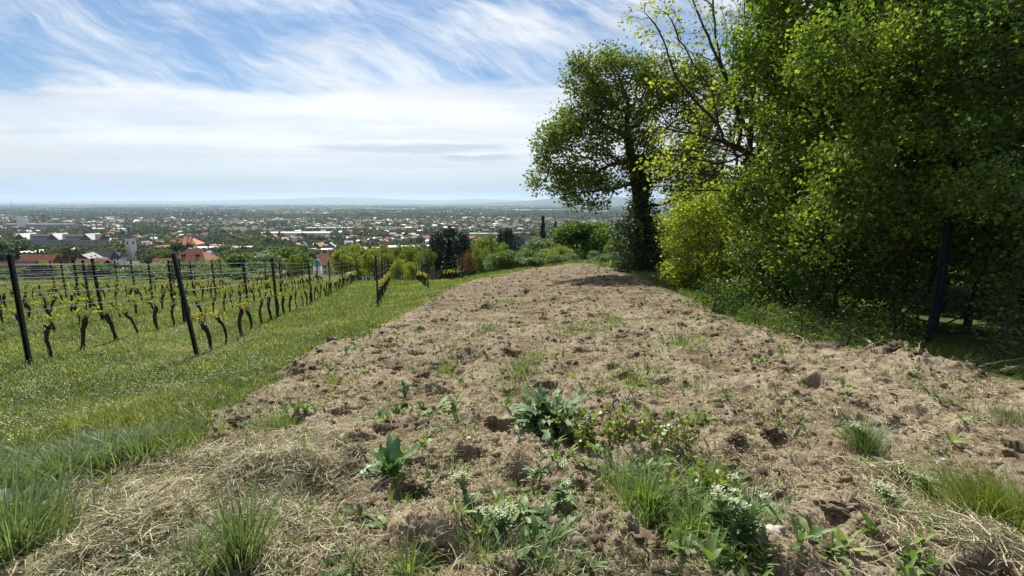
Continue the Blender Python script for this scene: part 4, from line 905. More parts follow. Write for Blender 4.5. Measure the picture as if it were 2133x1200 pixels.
def tuft(px, py, n_, H, spread, m, label, wd=.0055, lean=.3, az=None, bend=.8):
    b = gpos(px, py); a = rng.random(n_) * 6.283; rr = np.abs(rng.normal(size=n_)) * spread
    X = np.cos(a) * rr; Y = np.sin(a) * rr; Z = hfull(X + b[0], Y + b[1]) - b[2]
    a2 = np.where(rng.random(n_) < .7, a, rng.random(n_) * 6.283) if az is None else rng.normal(size=n_) * .7 + az
    V, Fs, T = blades(X, Y, Z, H * (.45 + .6 * rng.random(n_)), wd * (.6 + .7 * rng.random(n_)), bend * rng.random(n_), a2, 5, lean * rng.random(n_))
    if spread > .215: tag(link('grass_patch', mesh('grass_patch', V, Fs, M_[m], attrs={'tint': T}), None, b), label, 'grass', kind='stuff')
    else: tag(link('grass_tuft', mesh('grass_tuft', V, Fs, M_[m], attrs={'tint': T}), None, b), label, 'grass tuft', 'tufts of grass around the tilled strip')
tuft(1800, 945, 700, .30, .07, 'grass_blue', 'round grass tuft with white flowers on bare soil at the right', .004)
tuft(2085, 1110, 1500, .42, .18, 'grass', 'large long bladed grass tuft at the right edge', .005, .5, pi * .9)
tuft(2110, 885, 260, .2, .12, 'grass_blue', 'small grass tuft at the right edge above the large one', .005, .5)
tuft(1350, 1075, 420, .27, .15, 'weed', 'thick green grass clump right of the lower middle', .009, .4)
tuft(1300, 1010, 200, .2, .1, 'grass_blue', 'grass between the thistle and the thick green clump', .007, .4)
tuft(1440, 1120, 260, .22, .13, 'weed', 'ragged green blades among the leafy weeds at lower right', .009, .5)
tuft(1560, 1090, 200, .2, .12, 'grass_blue', 'pale ragged blades right of the leafy weed clump', .008, .5)
tuft(1010, 1150, 160, .17, .14, 'weed', 'ragged blades around the pale flowered weeds', .007, .6)
tuft(1480, 1010, 260, .2, .1, 'weed', 'green blades at the top of the weed clump at lower right', .009, .4)
tuft(505, 1195, 240, .50, .07, 'grass_blue', 'tall dark stiff grass stalks at the bottom left', .007, .15)
tuft(400, 1200, 360, .22, .16, 'grass_blue', 'wide pale grass tuft cut by the bottom edge on the left', .008, .6)
tuft(30, 1160, 1000, .46, .17, 'grass_blue', 'tall dense grass blades in the bottom left corner', .009, .3)
tuft(-20, 1050, 700, .42, .18, 'grass_blue', 'tall grass blades cut by the left edge of the photo', .009, .3)
tuft(130, 1010, 750, .34, .16, 'grass_blue', 'pale bladed grass tuft left of the straw edge', .009, .5)
tuft(220, 985, 700, .34, .17, 'grass_blue', 'blue green grass tuft next to the straw edge on the left', .009, .5)
tuft(300, 965, 700, .30, .19, 'grass_blue', 'blue green grass tuft around the lone dark leaf', .009, .5)
tuft(370, 940, 520, .26, .17, 'grass', 'fresh green tuft at the corner of the tilled strip', .008, .5)
tuft(170, 950, 300, .2, .2, 'grass_blue', 'loose grass behind the pale tufts on the left', .008, .5)
tuft(590, 890, 200, .2, .13, 'weed', 'grass tuft on the left edge of the tilled soil', .006, .5)
tuft(550, 905, 160, .16, .1, 'grass_blue', 'small pale tuft beside the dark turned clod', .006, .5)
tuft(640, 1050, 260, .2, .22, 'hay', 'dry bleached grass tuft in the hay at lower left', .005, .8, bend=1.2)
tuft(850, 1190, 120, .22, .08, 'weed', 'few green blades at the bottom edge left of the middle', .007, .6)
tuft(735, 1195, 90, .16, .07, 'grass_blue', 'small tuft at the bottom edge in the hay', .007, .6)
tuft(930, 775, 150, .20, .12, 'weed', 'green tuft below the dark clod in the middle of the field', .007, .5)
tuft(1085, 785, 420, .17, .28, 'weed', 'wide patch of bright grass above the big thistle', .006, .5)
tuft(1070, 820, 200, .16, .16, 'weed', 'thin bright grass right behind the big thistle', .006, .5)
tuft(1115, 745, 300, .17, .35, 'weed', 'grass patch further up the middle of the tilled soil', .008, .5)
tuft(1190, 692, 220, .17, .4, 'weed', 'light green tuft in the upper middle of the tilled soil', .012, .5)
tuft(1275, 675, 260, .18, .4, 'weed', 'bright green tuft near the far middle of the tilled soil', .012, .5)
tuft(1420, 720, 260, .18, .4, 'weed', 'green tuft toward the hedge in the upper field', .012, .5)
tuft(1315, 800, 260, .14, .25, 'rose', 'yellowish low weeds right of the big thistle', .010, .5)
tuft(1455, 878, 160, .14, .13, 'weed', 'sparse green tuft on pale soil right of the red tipped shoots', .005, .5)
tuft(1055, 632, 160, .17, .35, 'weed', 'small bright tuft near the far left of the tilled soil', .015, .5)
tuft(1015, 690, 200, .14, .3, 'grass_blue', 'pale tuft left of the middle far up the soil', .012, .5)
tuft(690, 800, 180, .15, .25, 'grass', 'tuft of grass overhanging the left field edge', .007, .5)
tuft(1130, 1195, 160, .16, .16, 'grass_blue', 'pale grass blades at the bottom in the middle', .006, .7)
tuft(960, 1180, 200, .13, .2, 'hay', 'flattened dry grass at the bottom in the middle', .005, .9, bend=1.2)
# many small leafy weeds on the soil
VV = []; FF = []; TT = []; off = 0
for q_ in range(5):
    mb = MB()
    for k in range(random.randint(6, 11)): lstrip(mb, (random.gauss(0, .008), random.gauss(0, .008), 0), random.random() * 6.283, R(random.uniform(20, 75)), random.uniform(.05, .12), random.uniform(.012, .03), R(random.uniform(20, 80)), 4, random.choice(('dock', 'ovate', 'lobed')), 0, .3, .08, random.random())
    pv = np.concatenate(mb.V); pf = np.concatenate([np.concatenate(v_) for v_ in mb.F.values()]); X, Y = polar(620, 1.6, 16, -50, 46, 0.6); hp_ = [(1230, 960, .10, 3), (1330, 1000, .12, 6), (1380, 1070, .12, 6), (1480, 1020, .10, 6), (1510, 1110, .12, 8), (1560, 1180, .12, 6), (1000, 1090, .12, 5), (1080, 1140, .12, 5), (1150, 1060, .12, 4), (1460, 1180, .14, 5), (650, 870, .12, 3), (1400, 980, .10, 3), (1700, 1150, .12, 2), (840, 1010, .1, 2)]
    cx_ = []; cy_ = []
    for (a_, b_, s_, c_n) in hp_:
        g_ = gpt(a_, b_); cx_ += list(g_[0] + rng.normal(size=c_n) * s_); cy_ += list(g_[1] + rng.normal(size=c_n) * s_)
    X = np.concatenate([X, cx_]); Y = np.concatenate([Y, cy_]); hot_ = np.arange(len(X)) >= 620; k = (soilmask(X, Y) > .5) & ((fbm(X * .7, Y * .7, 611 + q_, 3) > -.05) | hot_); X, Y = X[k], Y[k]; m = len(X)
    sc = (.35 + 1.0 * rng.random(m) ** 2) * np.where(hot_[k], 1.25, 1.0); V, Fc, T = merge(pv, pf, rotm(m, flat=.15) * sc[:, None, None], np.stack([X, Y, hfull(X, Y)], 1)); VV.append(V); FF.append(Fc + off); TT.append(T); off += len(V)
tag(link('small_weeds', mesh('small_weeds', np.concatenate(VV), np.concatenate(FF), M_['weed'], attrs={'tint': np.concatenate(TT)})), 'small leafy weeds coming up all over the tilled soil', 'weeds', kind='stuff')
def shoots(px, py, n_, H, spread, label):
    b = gpos(px, py); t = thing('rose_shoots', label, 'shrub shoots', b, 0, 'red tipped woody shoots'); ms = MB(); C = []
    for k in range(n_):
        x, y = rng.normal(size=2) * spread * 1.25; h_ = H * 1.3 * random.uniform(.3, 1); a = random.random() * 6.283; l = random.uniform(.05, .35)
        P = [np.array([x + cos(a) * l * q * q * h_, y + sin(a) * l * q * q * h_, h_ * q]) for q in np.linspace(0, 1, 5)]; ms.tube(P, np.linspace(.004, .002, 5), 4)
        for q in range(5): i = random.choice((1, 2, 3, 4, 4)); C.append(P[i] + rng.normal(size=3) * .018)
    link('stem', ms.build('stem', M_['cane']), t)
    V, Fc, T = leaves(np.array(C), 5, .016, .032, LEAF5); link('leaves', mesh('leaves', V, Fc, M_['rose'], attrs={'tint': T}), t)
shoots(1215, 925, 14, .20, .06, 'leafy shoots growing against the right side of the big thistle')
shoots(1280, 925, 9, .24, .06, 'yellow and red tipped shoots around the dark dead twig')
shoots(1335, 925, 10, .26, .07, 'taller red tipped shoots right of the dark dead twig')
shoots(1395, 945, 9, .20, .06, 'rightmost red tipped shoots above the thick green clump')
shoots(1440, 1040, 12, .20, .08, 'reddish shoots mixed into the green clump at lower right')
def twig(px, py, H, lean, label, r=.006):
    b = gpos(px, py); mb = MB(); Q = [(lean * q * H + .01 * sin(q * 9), .02 * q, H * q) for q in np.linspace(0, 1, 7)]; mb.tube(Q, np.linspace(r, r * .5, 7), 6)
    mb.tube([Q[4], (Q[4][0] + .03, .01, Q[4][2] + .05)], [r * .5, r * .3], 5); tag(link('dead_twig', mb.build('dead_twig', M_['bark']), None, b), label, 'twig', 'dead twigs standing in the soil')
twig(1290, 905, .30, -.28, 'dark dead twig standing upright between the red tipped shoots')
twig(1253, 815, .20, .05, 'thin dead twig standing on bare soil above the shoots', .004)
twig(930, 745, .16, -.1, 'short dead twig standing on the mound left of the dark clod', .005)
def dandelion(px, py, label):
    b = gpos(px, py); t = thing('dandelion', label, 'dandelion', b, 0, 'yellow dandelions in the grass'); mb = MB(); mb.tube([(0, 0, 0), (.01, 0, .11)], .003, 5); link('stem', mb.build('stem', M_['weed']), t)
    mf = MB()
    for k in range(26): lstrip(mf, (.01, 0, .11), k * 2.4, R(10 + k * 2.4), .03, .008, .2, 2, 'ovate', 0, .2, 0, random.random())
    link('flower', mf.build('flower', M_['yellow_flower']), t)
dandelion(418, 779, 'leftmost yellow dandelion below the leaning end post'); dandelion(434, 779, 'yellow dandelion right of the first below the end post'); dandelion(447, 787, 'lowest yellow dandelion below the end post'); dandelion(430, 755, 'yellow dandelion nearest the foot of the end post')

# ------------------------------------------------------------------ trees and bushes beyond the field
def clump_mesh(nm, kind, seed, nleaf, size, m='town_leaf'):
    """unit tree (height 1): returns crown and trunk meshes"""
    rs = np.random.default_rng(seed)
    if kind == 'cone':
        z = rs.random(nleaf) ** 1.3 * .92 + .08; rad = .20 * (1 - z) ** .9 * (0.75 + .35 * np.sin(z * 60)) + .008; a = rs.random(nleaf) * 6.283; q = rs.random(nleaf) ** .4
        C = np.stack([np.cos(a) * rad * q, np.sin(a) * rad * q, z], 1)
    elif kind == 'poplar':
        z = rs.random(nleaf) * .93 + .05; rad = .085 * np.sin(np.clip(z, 0.05, 1) * pi * .93) ** .5; a = rs.random(nleaf) * 6.283; q = rs.random(nleaf) ** .4
        C = np.stack([np.cos(a) * rad * q, np.sin(a) * rad * q, z], 1)
    else:
        nl = {'round': 16, 'bush': 14, 'wide': 20}[kind]; cs = []
        for i in range(nl):
            v = rs.normal(size=3); v /= np.linalg.norm(v); v = v * rs.random() ** .4
            R3 = {'round': (.30, .30, .27), 'bush': (.55, .55, .36), 'wide': (.42, .42, .25)}[kind]; c0 = {'round': .62, 'bush': .45, 'wide': .62}[kind]
            cs.append((v[0] * R3[0], v[1] * R3[1], c0 + v[2] * R3[2], rs.uniform(.10, .19) * (1.5 if kind == 'bush' else 1)))
        C = []
        for c in cs:
            m_ = nleaf // nl; v = rs.normal(size=(m_, 3)); v /= np.linalg.norm(v, axis=1)[:, None]; C.append(np.array(c[:3]) + v * (rs.random(m_) ** .35)[:, None] * c[3] * np.array([1, 1, .85]))
        C = np.concatenate(C); C = C[C[:, 2] > 0.02]
    n_ = len(C); z = rs.normal(size=(n_, 3)); z[:, 2] += .6; z /= np.linalg.norm(z, axis=1)[:, None]; x = np.cross(z, rs.normal(size=(n_, 3))); x /= np.linalg.norm(x, axis=1)[:, None]
    Mx = np.stack([x, np.cross(z, x), z], 2) * (size * (.6 + .8 * rs.random(n_)))[:, None, None]
    V, Fc, T = merge(LEAF[0] - np.array([.5, 0, 0]), LEAF[1], Mx, C, np.clip(.5 + .25 * rs.normal(size=n_), 0, 1))
    V[:, 2] *= 1.0 / np.percentile(V[:, 2], 99.5)
    if kind not in ('cone', 'poplar'): V[:, :2] *= {'round': .44, 'bush': .62, 'wide': .56}[kind] / np.percentile(np.abs(V[:, :2]), 97)
    cr = mesh(nm + '_crown', V, Fc, M_[m], attrs={'tint': T})
    mb = MB(); mb.tube([(0, 0, -.05), (.01, 0, .3), (0, .01, .6), (0, 0, .82)], [.028, .022, .014, .004], 6)
    for k in range(5): a = k * 1.3; mb.tube([(0, 0, .3 + .07 * k), (cos(a) * .18, sin(a) * .18, .52 + .07 * k)], [.012, .004], 4)
    return cr, mb.build(nm + '_trunk', M_['bark']), (V, Fc, T)
def tree_obj(name, label, cat, loc, H, wid, cr, tk, group, rz=None):
    t = thing(name, label, cat, loc, random.random() * 6.28 if rz is None else rz, group)
    a = link('crown', cr, t); b = link('trunk', tk, t); t.scale = (wid, wid, H); return t
PR = {}
for (nm, kd, mt, nl, sz) in [('near_round', 'round', 'bush_leaf', 5200, .030), ('near_darkbush', 'bush', 'leaf_dark', 6000, .034), ('near_lime', 'wide', 'lime_leaf', 5200, .030), ('near_bush', 'bush', 'bush_leaf', 5200, .042), ('near_bushlime', 'bush', 'lime_leaf', 4200, .042), ('near_dark', 'round', 'leaf_dark', 6200, .034),
                             ('near_pine', 'cone', 'needle', 5200, .05), ('near_copper', 'round', 'copper_leaf', 2600, .026), ('near_wide', 'wide', 'leaf_ivytree', 5200, .030), ('near_dpine', 'round', 'needle', 5200, .032), ('spire', 'poplar', 'copper_leaf', 260, .018)]:
    PR[nm] = clump_mesh(nm, kd, hash(nm) % 1000 if False else sum(map(ord, nm)), nl, sz, mt)
def mid(px, top, D, hw, proto, name, label, cat='tree', base=None):
    b = gz(px, D); H = pt(px, top, D)[2] - b[2]; unit = {'bush': .62, 'round': .44, 'lime': .56, 'pine': .20, 'dark': .44, 'wide': .56, 'copper': .44, 'dpine': .44, 'bushlime': .62, 'spire': .085}[proto.replace('near_', '')]
    wid = hw * D / F / unit; cr, tk, _ = PR[proto]; return tree_obj(name, label, cat, b, H, wid, cr, tk, 'trees and bushes below the crest of the field')
MID = [(1222, 462, 50, 52, 'near_dark', 'broadleaf_tree', 'round dark green tree just left of the ivy wrapped trunk'), (1130, 498, 46, 42, 'near_round', 'broadleaf_tree', 'leafy green tree left of the round dark one'), (1160, 515, 40, 24, 'near_bushlime', 'shrub', 'small yellow green bush in front of the leafy tree'),
    (1085, 520, 38, 36, 'near_bush', 'shrub', 'wide green bush below the grey roof'), (1040, 528, 38, 34, 'near_bush', 'shrub', 'green bush at the left end of the bushes on the crest'), (1112, 532, 35, 30, 'near_bush', 'shrub', 'greyish low bush in the row on the crest'), (1178, 529, 35, 30, 'near_bush', 'shrub', 'round olive bush standing alone on the crest'),
    (1262, 524, 33, 34, 'near_bush', 'shrub', 'light green bush at the foot of the ivy wrapped tree'), (1288, 498, 40, 24, 'near_wide', 'broadleaf_tree', 'light tree filling the gap beside the ivy wrapped trunk'), (1200, 490, 62, 40, 'near_round', 'broadleaf_tree', 'tree behind the round dark one'),
    (1131, 452, 130, 15, 'near_pine', 'spruce_tree', 'taller dark spruce right of the grey roof'), (1157, 463, 130, 11, 'near_pine', 'spruce_tree', 'smaller dark spruce right of the grey roof'), (1048, 478, 100, 26, 'near_dpine', 'pine_tree', 'dark pine left of the grey roof'), (1018, 488, 75, 32, 'near_wide', 'broadleaf_tree', 'tall fresh green tree left of the dark pine'),
    (938, 476, 85, 34, 'near_dpine', 'pine_tree', 'broad dark pine in the dark group at the middle of the photo'), (905, 492, 80, 24, 'near_dpine', 'pine_tree', 'left dark pine of the dark group'), (965, 488, 78, 26, 'near_dpine', 'pine_tree', 'right dark pine of the dark group'), (935, 500, 62, 24, 'near_pine', 'spruce_tree', 'pointed spruce in front of the dark pines'),
    (972, 520, 58, 17, 'near_copper', 'copper_tree', 'reddish brown small tree right of the dark pines'), (1000, 515, 62, 20, 'near_wide', 'broadleaf_tree', 'small fresh tree right of the reddish one'), (886, 520, 60, 18, 'near_round', 'broadleaf_tree', 'small green tree left of the dark pines'),
    (712, 515, 75, 30, 'near_lime', 'lime_tree', 'leftmost yellow green tree at the end of the vine rows'), (738, 510, 80, 36, 'near_lime', 'lime_tree', 'tallest yellow green tree at the end of the vine rows'), (775, 516, 72, 28, 'near_lime', 'lime_tree', 'yellow green tree behind the short looking vine row'), (815, 512, 75, 28, 'near_wide', 'broadleaf_tree', 'green tree right of the yellow green ones'),
    (852, 511, 78, 24, 'near_wide', 'broadleaf_tree', 'green tree at the head of the grass lane'), (835, 540, 52, 22, 'near_bushlime', 'shrub', 'yellow bush closing the grass lane'), (855, 546, 50, 15, 'near_bushlime', 'shrub', 'smaller yellow bush beside the one closing the grass lane'),
    (592, 514, 100, 42, 'near_dark', 'broadleaf_tree', 'large dark green tree left of the green domed tower'), (545, 527, 90, 36, 'near_round', 'broadleaf_tree', 'green tree behind the middle vine posts'), (490, 530, 95, 36, 'near_dark', 'broadleaf_tree', 'dark tree behind the tall vine posts'), (610, 530, 80, 14, 'near_wide', 'broadleaf_tree', 'small fresh tree just left of the green domed tower'),
    (430, 540, 85, 30, 'near_wide', 'broadleaf_tree', 'fresh tree behind the leaning end post'), (330, 545, 80, 48, 'near_wide', 'broadleaf_tree', 'wide olive green tree left of the leaning end post'), (283, 553, 72, 34, 'near_round', 'broadleaf_tree', 'green tree below the church'), (395, 560, 62, 26, 'near_round', 'broadleaf_tree', 'low green tree right behind the post pair'),
    (175, 548, 90, 34, 'near_dark', 'broadleaf_tree', 'rounded dark tree right of the bright green one on the left'), (90, 545, 95, 20, 'near_bushlime', 'broadleaf_tree', 'bright green tree near the left edge'), (55, 552, 85, 24, 'near_dpine', 'pine_tree', 'dark bushy pine near the left edge'), (15, 585, 60, 28, 'near_round', 'broadleaf_tree', 'tree at the left edge behind the wires'),
    (120, 575, 62, 30, 'near_dark', 'broadleaf_tree', 'dark tree behind the wires on the left'), (230, 575, 64, 34, 'near_round', 'broadleaf_tree', 'leafy tree behind the wires left of the middle post'), (-30, 560, 80, 34, 'near_dark', 'broadleaf_tree', 'dark tree cut by the left edge'), (470, 560, 64, 30, 'near_dark', 'broadleaf_tree', 'dark tree low behind the second vine row'),
    (540, 560, 62, 26, 'near_round', 'broadleaf_tree', 'low green tree behind the second vine row'), (370, 548, 70, 24, 'near_dark', 'broadleaf_tree', 'dark green tree between the tall posts')]
for (a, b, D, hw, pr, nm, lb) in MID: mid(a, b, D, hw * 1.12, pr, nm, lb, 'bush' if nm == 'shrub' else 'tree')
for k, (a, b) in enumerate([(911, 455), (919, 462), (924, 472)]): mid(a, b, 88, 3.2, 'spire', 'bare_poplar', ['left and tallest', 'middle', 'right and shortest'][k] + ' bare pointed poplar in front of the dark pines')

for (x_, y_, H, wd_, lb) in [(10.5, 9, 9, 7.0, 'dark tree filling the view behind the iron gate'), (13, 13, 10, 8, 'tall tree deep in the shade behind the maples'), (11.5, 17, 9, 7, 'tree behind the pine and the bare branches'), (15, 20, 10, 8, 'tree far behind the hedge on the right')]:
    cr, tk, _ = PR['near_dark']; tree_obj('broadleaf_tree', lb, 'tree', np.array([x_, y_, float(hbase(x_, y_))]), H, wd_, cr, tk, 'trees of the shaded wood behind the hedge')
for (x_, y_, H, wd_, lb) in [(9.6, 10.5, 3.2, 3.2, 'dark bush in the gap seen through the iron gate'), (8.4, 8.6, 2.6, 2.4, 'dark bush just behind the iron gate'), (10.2, 7.4, 3.4, 3.4, 'wide dark bush behind the gate at the right edge'), (12.5, 11.5, 4, 4.5, 'large dark bush far behind the gate'), (11.5, 14.5, 4, 4.5, 'dark bush behind the trunk beside the gate')]:
    cr, tk, _ = PR['near_darkbush']; tree_obj('shrub', lb, 'bush', np.array([x_, y_, float(hbase(x_, y_))]), H, wd_, cr, tk, 'bushes of the shaded wood behind the hedge')

# ------------------------------------------------------------------ houses
def gable(mw, mr, l, w_, hw, hr, z0=0, ov=.4, hip=0.0, win=True, rows=1, skirt=3.0):
    """walls into mw, roof into mr, ridge along x"""
    x, y = l / 2, w_ / 2; V = [(-x, -y, z0 - skirt), (x, -y, z0 - skirt), (x, y, z0 - skirt), (-x, y, z0 - skirt), (-x, -y, z0 + hw), (x, -y, z0 + hw), (x, y, z0 + hw), (-x, y, z0 + hw), (-x, 0, z0 + hw + hr * .97), (x, 0, z0 + hw + hr * .97)]
    mw.add(V, [np.array([[0, 1, 5, 4], [1, 2, 6, 5], [2, 3, 7, 6], [3, 0, 4, 7]])] + ([] if hip else [np.array([[4, 8, 7], [5, 6, 9]])]))
    x2, y2 = x + ov, y + ov; hx = x2 - hip * w_; zb = z0 + hw - ov * hr / y; zt = z0 + hw + hr + .05; th = .18
    V = [(-x2, -y2, zb), (x2, -y2, zb), (x2, y2, zb), (-x2, y2, zb), (-hx, 0, zt), (hx, 0, zt)]; V2 = [(a, b, c + th) for a, b, c in V]
    mr.add(V + V2, [np.array([[6, 7, 11, 10], [8, 9, 10, 11], [0, 1, 7, 6], [1, 2, 8, 7], [2, 3, 9, 8], [3, 0, 6, 9], [0, 4, 5, 1], [2, 5, 4, 3]]), np.array([[7, 8, 11], [9, 6, 10], [1, 5, 2], [3, 4, 0]])])
def windows(mw, l, w_, zs, mi=1, dx=2.6, sz=(1.1, 1.3)):
    for z in zs:
        m = max(1, int(l / dx)); 
        for k in range(m):
            x = (k + .5) * l / m - l / 2
            for s in (-1, 1): mw.box((x, s * (w_ / 2 + .01), z), (sz[0], .06, sz[1]), mi)
        for s in (-1, 1):
            for y in (-w_ / 4, w_ / 4): mw.box((s * (l / 2 + .01), y, z), (.06, sz[0], sz[1]), mi)
WALLS = ['wall_white', 'wall_cream', 'wall_grey', 'wall_pink', 'wall_white']; ROOFS = ['roof_red', 'roof_brown', 'roof_grey', 'roof_pale', 'roof_pale', 'roof_grey', 'roof_orange', 'roof_brown', 'roof_pale', 'roof_grey']
WN = {'wall_white': 'white', 'wall_cream': 'cream', 'wall_grey': 'grey', 'wall_pink': 'pinkish'}; RN = {'roof_red': 'red tiled', 'roof_brown': 'brown', 'roof_grey': 'dark grey', 'roof_orange': 'orange tiled', 'roof_pale': 'pale grey'}
HP = []
for s in range(20):
    rr = random.Random(s); l = rr.uniform(10, 16); w_ = rr.uniform(8, 10.5); st = rr.choice((1, 1, 2)); hw = 3.2 * st + rr.uniform(0, .8); hr = rr.uniform(2.8, 4.2) if s % 5 != 4 else rr.uniform(1.0, 1.8); hip = .5 if rr.random() < .35 else 0
    mw, mr, mc = MB(), MB(), MB(); gable(mw, mr, l, w_, hw, hr, hip=hip)
    windows(mw, l, w_, [1.7 + 3.1 * i for i in range(st)]); mc.box((l * .2, .8, hw + hr * .9), (.7, .9, 1.8))
    for k in range(2): mr.box(((k - .5) * l * .35, -w_ * .22, hw + hr * .62), (1.1, .5, .7), 1)
    wm = WALLS[s % 5]; rm = ROOFS[(s * 7 + s // 5) % 10]
    HP.append((mw.build('house_walls', [M_[wm], M_['glass']], False), mr.build('house_roof', [M_[rm], M_['glass']], False), mc.build('house_chimney', M_['wall_grey'], False), wm, rm, st, [np.concatenate(mw.V), mw.F, np.concatenate(mr.V), mr.F]))
occ = []
CLEAR = [(246, 288, 548, 425), (335, 440, 512, 550), (398, 518, 519, 515), (25, 222, 517, 630), (40, 108, 543, 205), (80, 150, 530, 325), (630, 696, 560, 225), (575, 1000, 503, 425), (1058, 1100, 512, 205), (0, 1100, 480, 5000), (190, 232, 535, 295)]
def pyof(D, z):
    a = math.atan2(1.6 - z, D); return 600 - F * math.tan(TH - a)
def hidesit(px, D, ztop, half=0):
    y = pyof(D, ztop)
    return any(a - half < px < b + half and y < t and D < dm for a, b, t, dm in CLEAR)
def free(x, y, r):
    for (a, b, c) in occ:
        if (a - x) ** 2 + (b - y) ** 2 < (r + c) ** 2: return False
    return True
def tzone(px):
    for lim, nm in ((60, 'at the left edge'), (115, 'below the three gables'), (165, 'under the middle gable'), (205, 'under the right gable'), (245, 'just left of the church'), (290, 'at the church'), (335, 'just right of the church'), (370, 'behind the leaning post'), (430, 'under the orange hipped roof'),
                    (475, 'left of the long white roof'), (520, 'under the long white roof'), (580, 'left of the chapel trees'), (635, 'just left of the chapel'), (690, 'just right of the chapel'), (760, 'behind the yellow trees'), (820, 'behind the grass lane'), (880, 'left of the dark pines'),
                    (950, 'behind the dark pines'), (1010, 'right of the dark pines'), (1070, 'left of the grey roof'), (1130, 'right of the grey roof'), (1190, 'left of the round dark tree')):
        if px < lim: return nm
    return 'behind the big ivy tree'
def zone(px):
    return 'at far left' if px < 120 else 'left of the church' if px < 250 else 'right of the church' if px < 400 else 'left of the chapel' if px < 640 else 'beyond the yellow trees' if px < 870 else 'behind the dark pines' if px < 1060 else 'behind the crest bushes'
# landmark buildings
def place_b(t): return t
def bld(name, label, px, D, rz, wall, roof, build, cat='building'):
    b = gz(px, D); t = thing(name, label, cat, b, rz); mw, mr = MB(), MB(); extra = build(mw, mr) or []
    link('walls', mw.build('walls', [M_[wall], M_['glass']], False), t); link('roof', mr.build('roof', [M_[roof], M_['glass']], False), t)
    for (nm, mb, m) in extra: link(nm, mb.build(nm, M_[m], False), t)
    return t, b
def barracks(mw, mr):
    gable(mw, mr, 118, 16, 13.0, 6.5); windows(mw, 118, 16, [2.5, 6, 9.5], dx=4)
    ex = []
    for x in (-46, 0, 46):
        m2, r2 = MB(), MB(); gable(m2, r2, 20, 17, 13.2, 7.4); 
        rot = np.array([[0, -1, 0], [1, 0, 0], [0, 0, 1]])
        for mb, tgt in ((m2, mw), (r2, mr)):
            Vv = np.concatenate(mb.V) @ rot.T + np.array([x, -2.4, 0.02]); fs = [np.concatenate(v_) for v_ in mb.F.values()]; tgt.add(Vv, fs)
        for k in range(5): mw.box((x - 6 + 3 * k, -12.45, 9.6), (1.2, .1, 1.5), 1); mw.box((x - 6 + 3 * k, -12.45, 5.6), (1.2, .1, 1.5), 1)
    for x in list(range(-36, -12, 5)) + list(range(14, 38, 5)): mr.box((x, -5.2, 16.4), (2.0, 3.4, 1.6)); mr.box((x, -6.95, 16.3), (1.4, .1, 1.1), 1)
    return []
b, b0 = bld('long_apartment_block', 'long grey building with three dark gables and a row of roof dormers at the left', 125, 640, R(-4), 'wall_grey', 'roof_grey', barracks); occ.append((b0[0], b0[1], 60))
def villa(mw, mr):
    gable(mw, mr, 26, 22, 11, 8.0, hip=.5, ov=1); windows(mw, 26, 22, [2.2, 5.6, 9], dx=3.2); c = MB()
    for x in (-4, 2, 6): c.box((x, -2, 18.2), (1.2, 1.2, 3)); 
    return [('chimney', c, 'roof_brown')]
b, b0 = bld('hipped_villa', 'big building with an orange hipped roof right of the church', 387, 560, R(12), 'wall_cream', 'roof_orange', villa); occ.append((b0[0], b0[1], 17))
def longwhite(mw, mr): gable(mw, mr, 64, 12, 8, 1.6, ov=.3); windows(mw, 64, 12, [2, 5.6], dx=3, sz=(1.9, 1.4)); return []
b, b0 = bld('long_white_block', 'long white building with a pale roof right of the orange hipped roof', 458, 520, R(6), 'wall_white', 'roof_pale', longwhite); occ.append((b0[0], b0[1], 33))
def church():
    D = 430; b = gz(267, D); t = thing('church', 'small church with a white tower and dark pointed spire on the left', 'church', b, R(-12))
    mt = MB(); mt.box((0, 0, 6), (5.4, 5.4, 26)); mt.box((0, 0, 12.0), (5.9, 5.9, .4)); mt.box((0, 0, 19.1), (6.0, 6.0, .45)); link('tower', mt.build('tower', M_['wall_white'], False), t)
    ms = MB(); q = [(-2.9, -2.9, 19.3), (2.9, -2.9, 19.3), (2.9, 2.9, 19.3), (-2.9, 2.9, 19.3), (-1.3, -1.3, 22.6), (1.3, -1.3, 22.6), (1.3, 1.3, 22.6), (-1.3, 1.3, 22.6), (0, 0, 32)]
    ms.add(q, [np.array([[0, 1, 5, 4], [1, 2, 6, 5], [2, 3, 7, 6], [3, 0, 4, 7]]), np.array([[4, 5, 8], [5, 6, 8], [6, 7, 8], [7, 4, 8]])]); sp = link('spire', ms.build('spire', M_['roof_grey'], False), t)
    mc = MB(); mc.box((0, 0, 32.6), (.2, .2, 2.4)); mc.box((0, 0, 33.0), (1.0, .22, .2)); link('cross', mc.build('cross', M_['gate'], False), sp)
    for (x, y, rz_) in ((0, -2.72, 0), (-2.72, 0, pi / 2), (2.72, 0, pi / 2)):
        mo = MB(); mo.box((x, y, 15.5), (1.3, .08, 3.0), 0, rz_); link('belfry_opening', mo.build('belfry_opening', M_['glass'], False), t)
    mw, mr = MB(), MB(); gable(mw, mr, 20, 10, 8, 5); o = link('nave', mw.build('nave', M_['wall_white'], False), t, (-12.5, 1, 0)); link('nave_roof', mr.build('nave_roof', M_['roof_grey'], False), t, (-12.5, 1, 0)); occ.append((b[0] - 6, b[1], 15))
church()
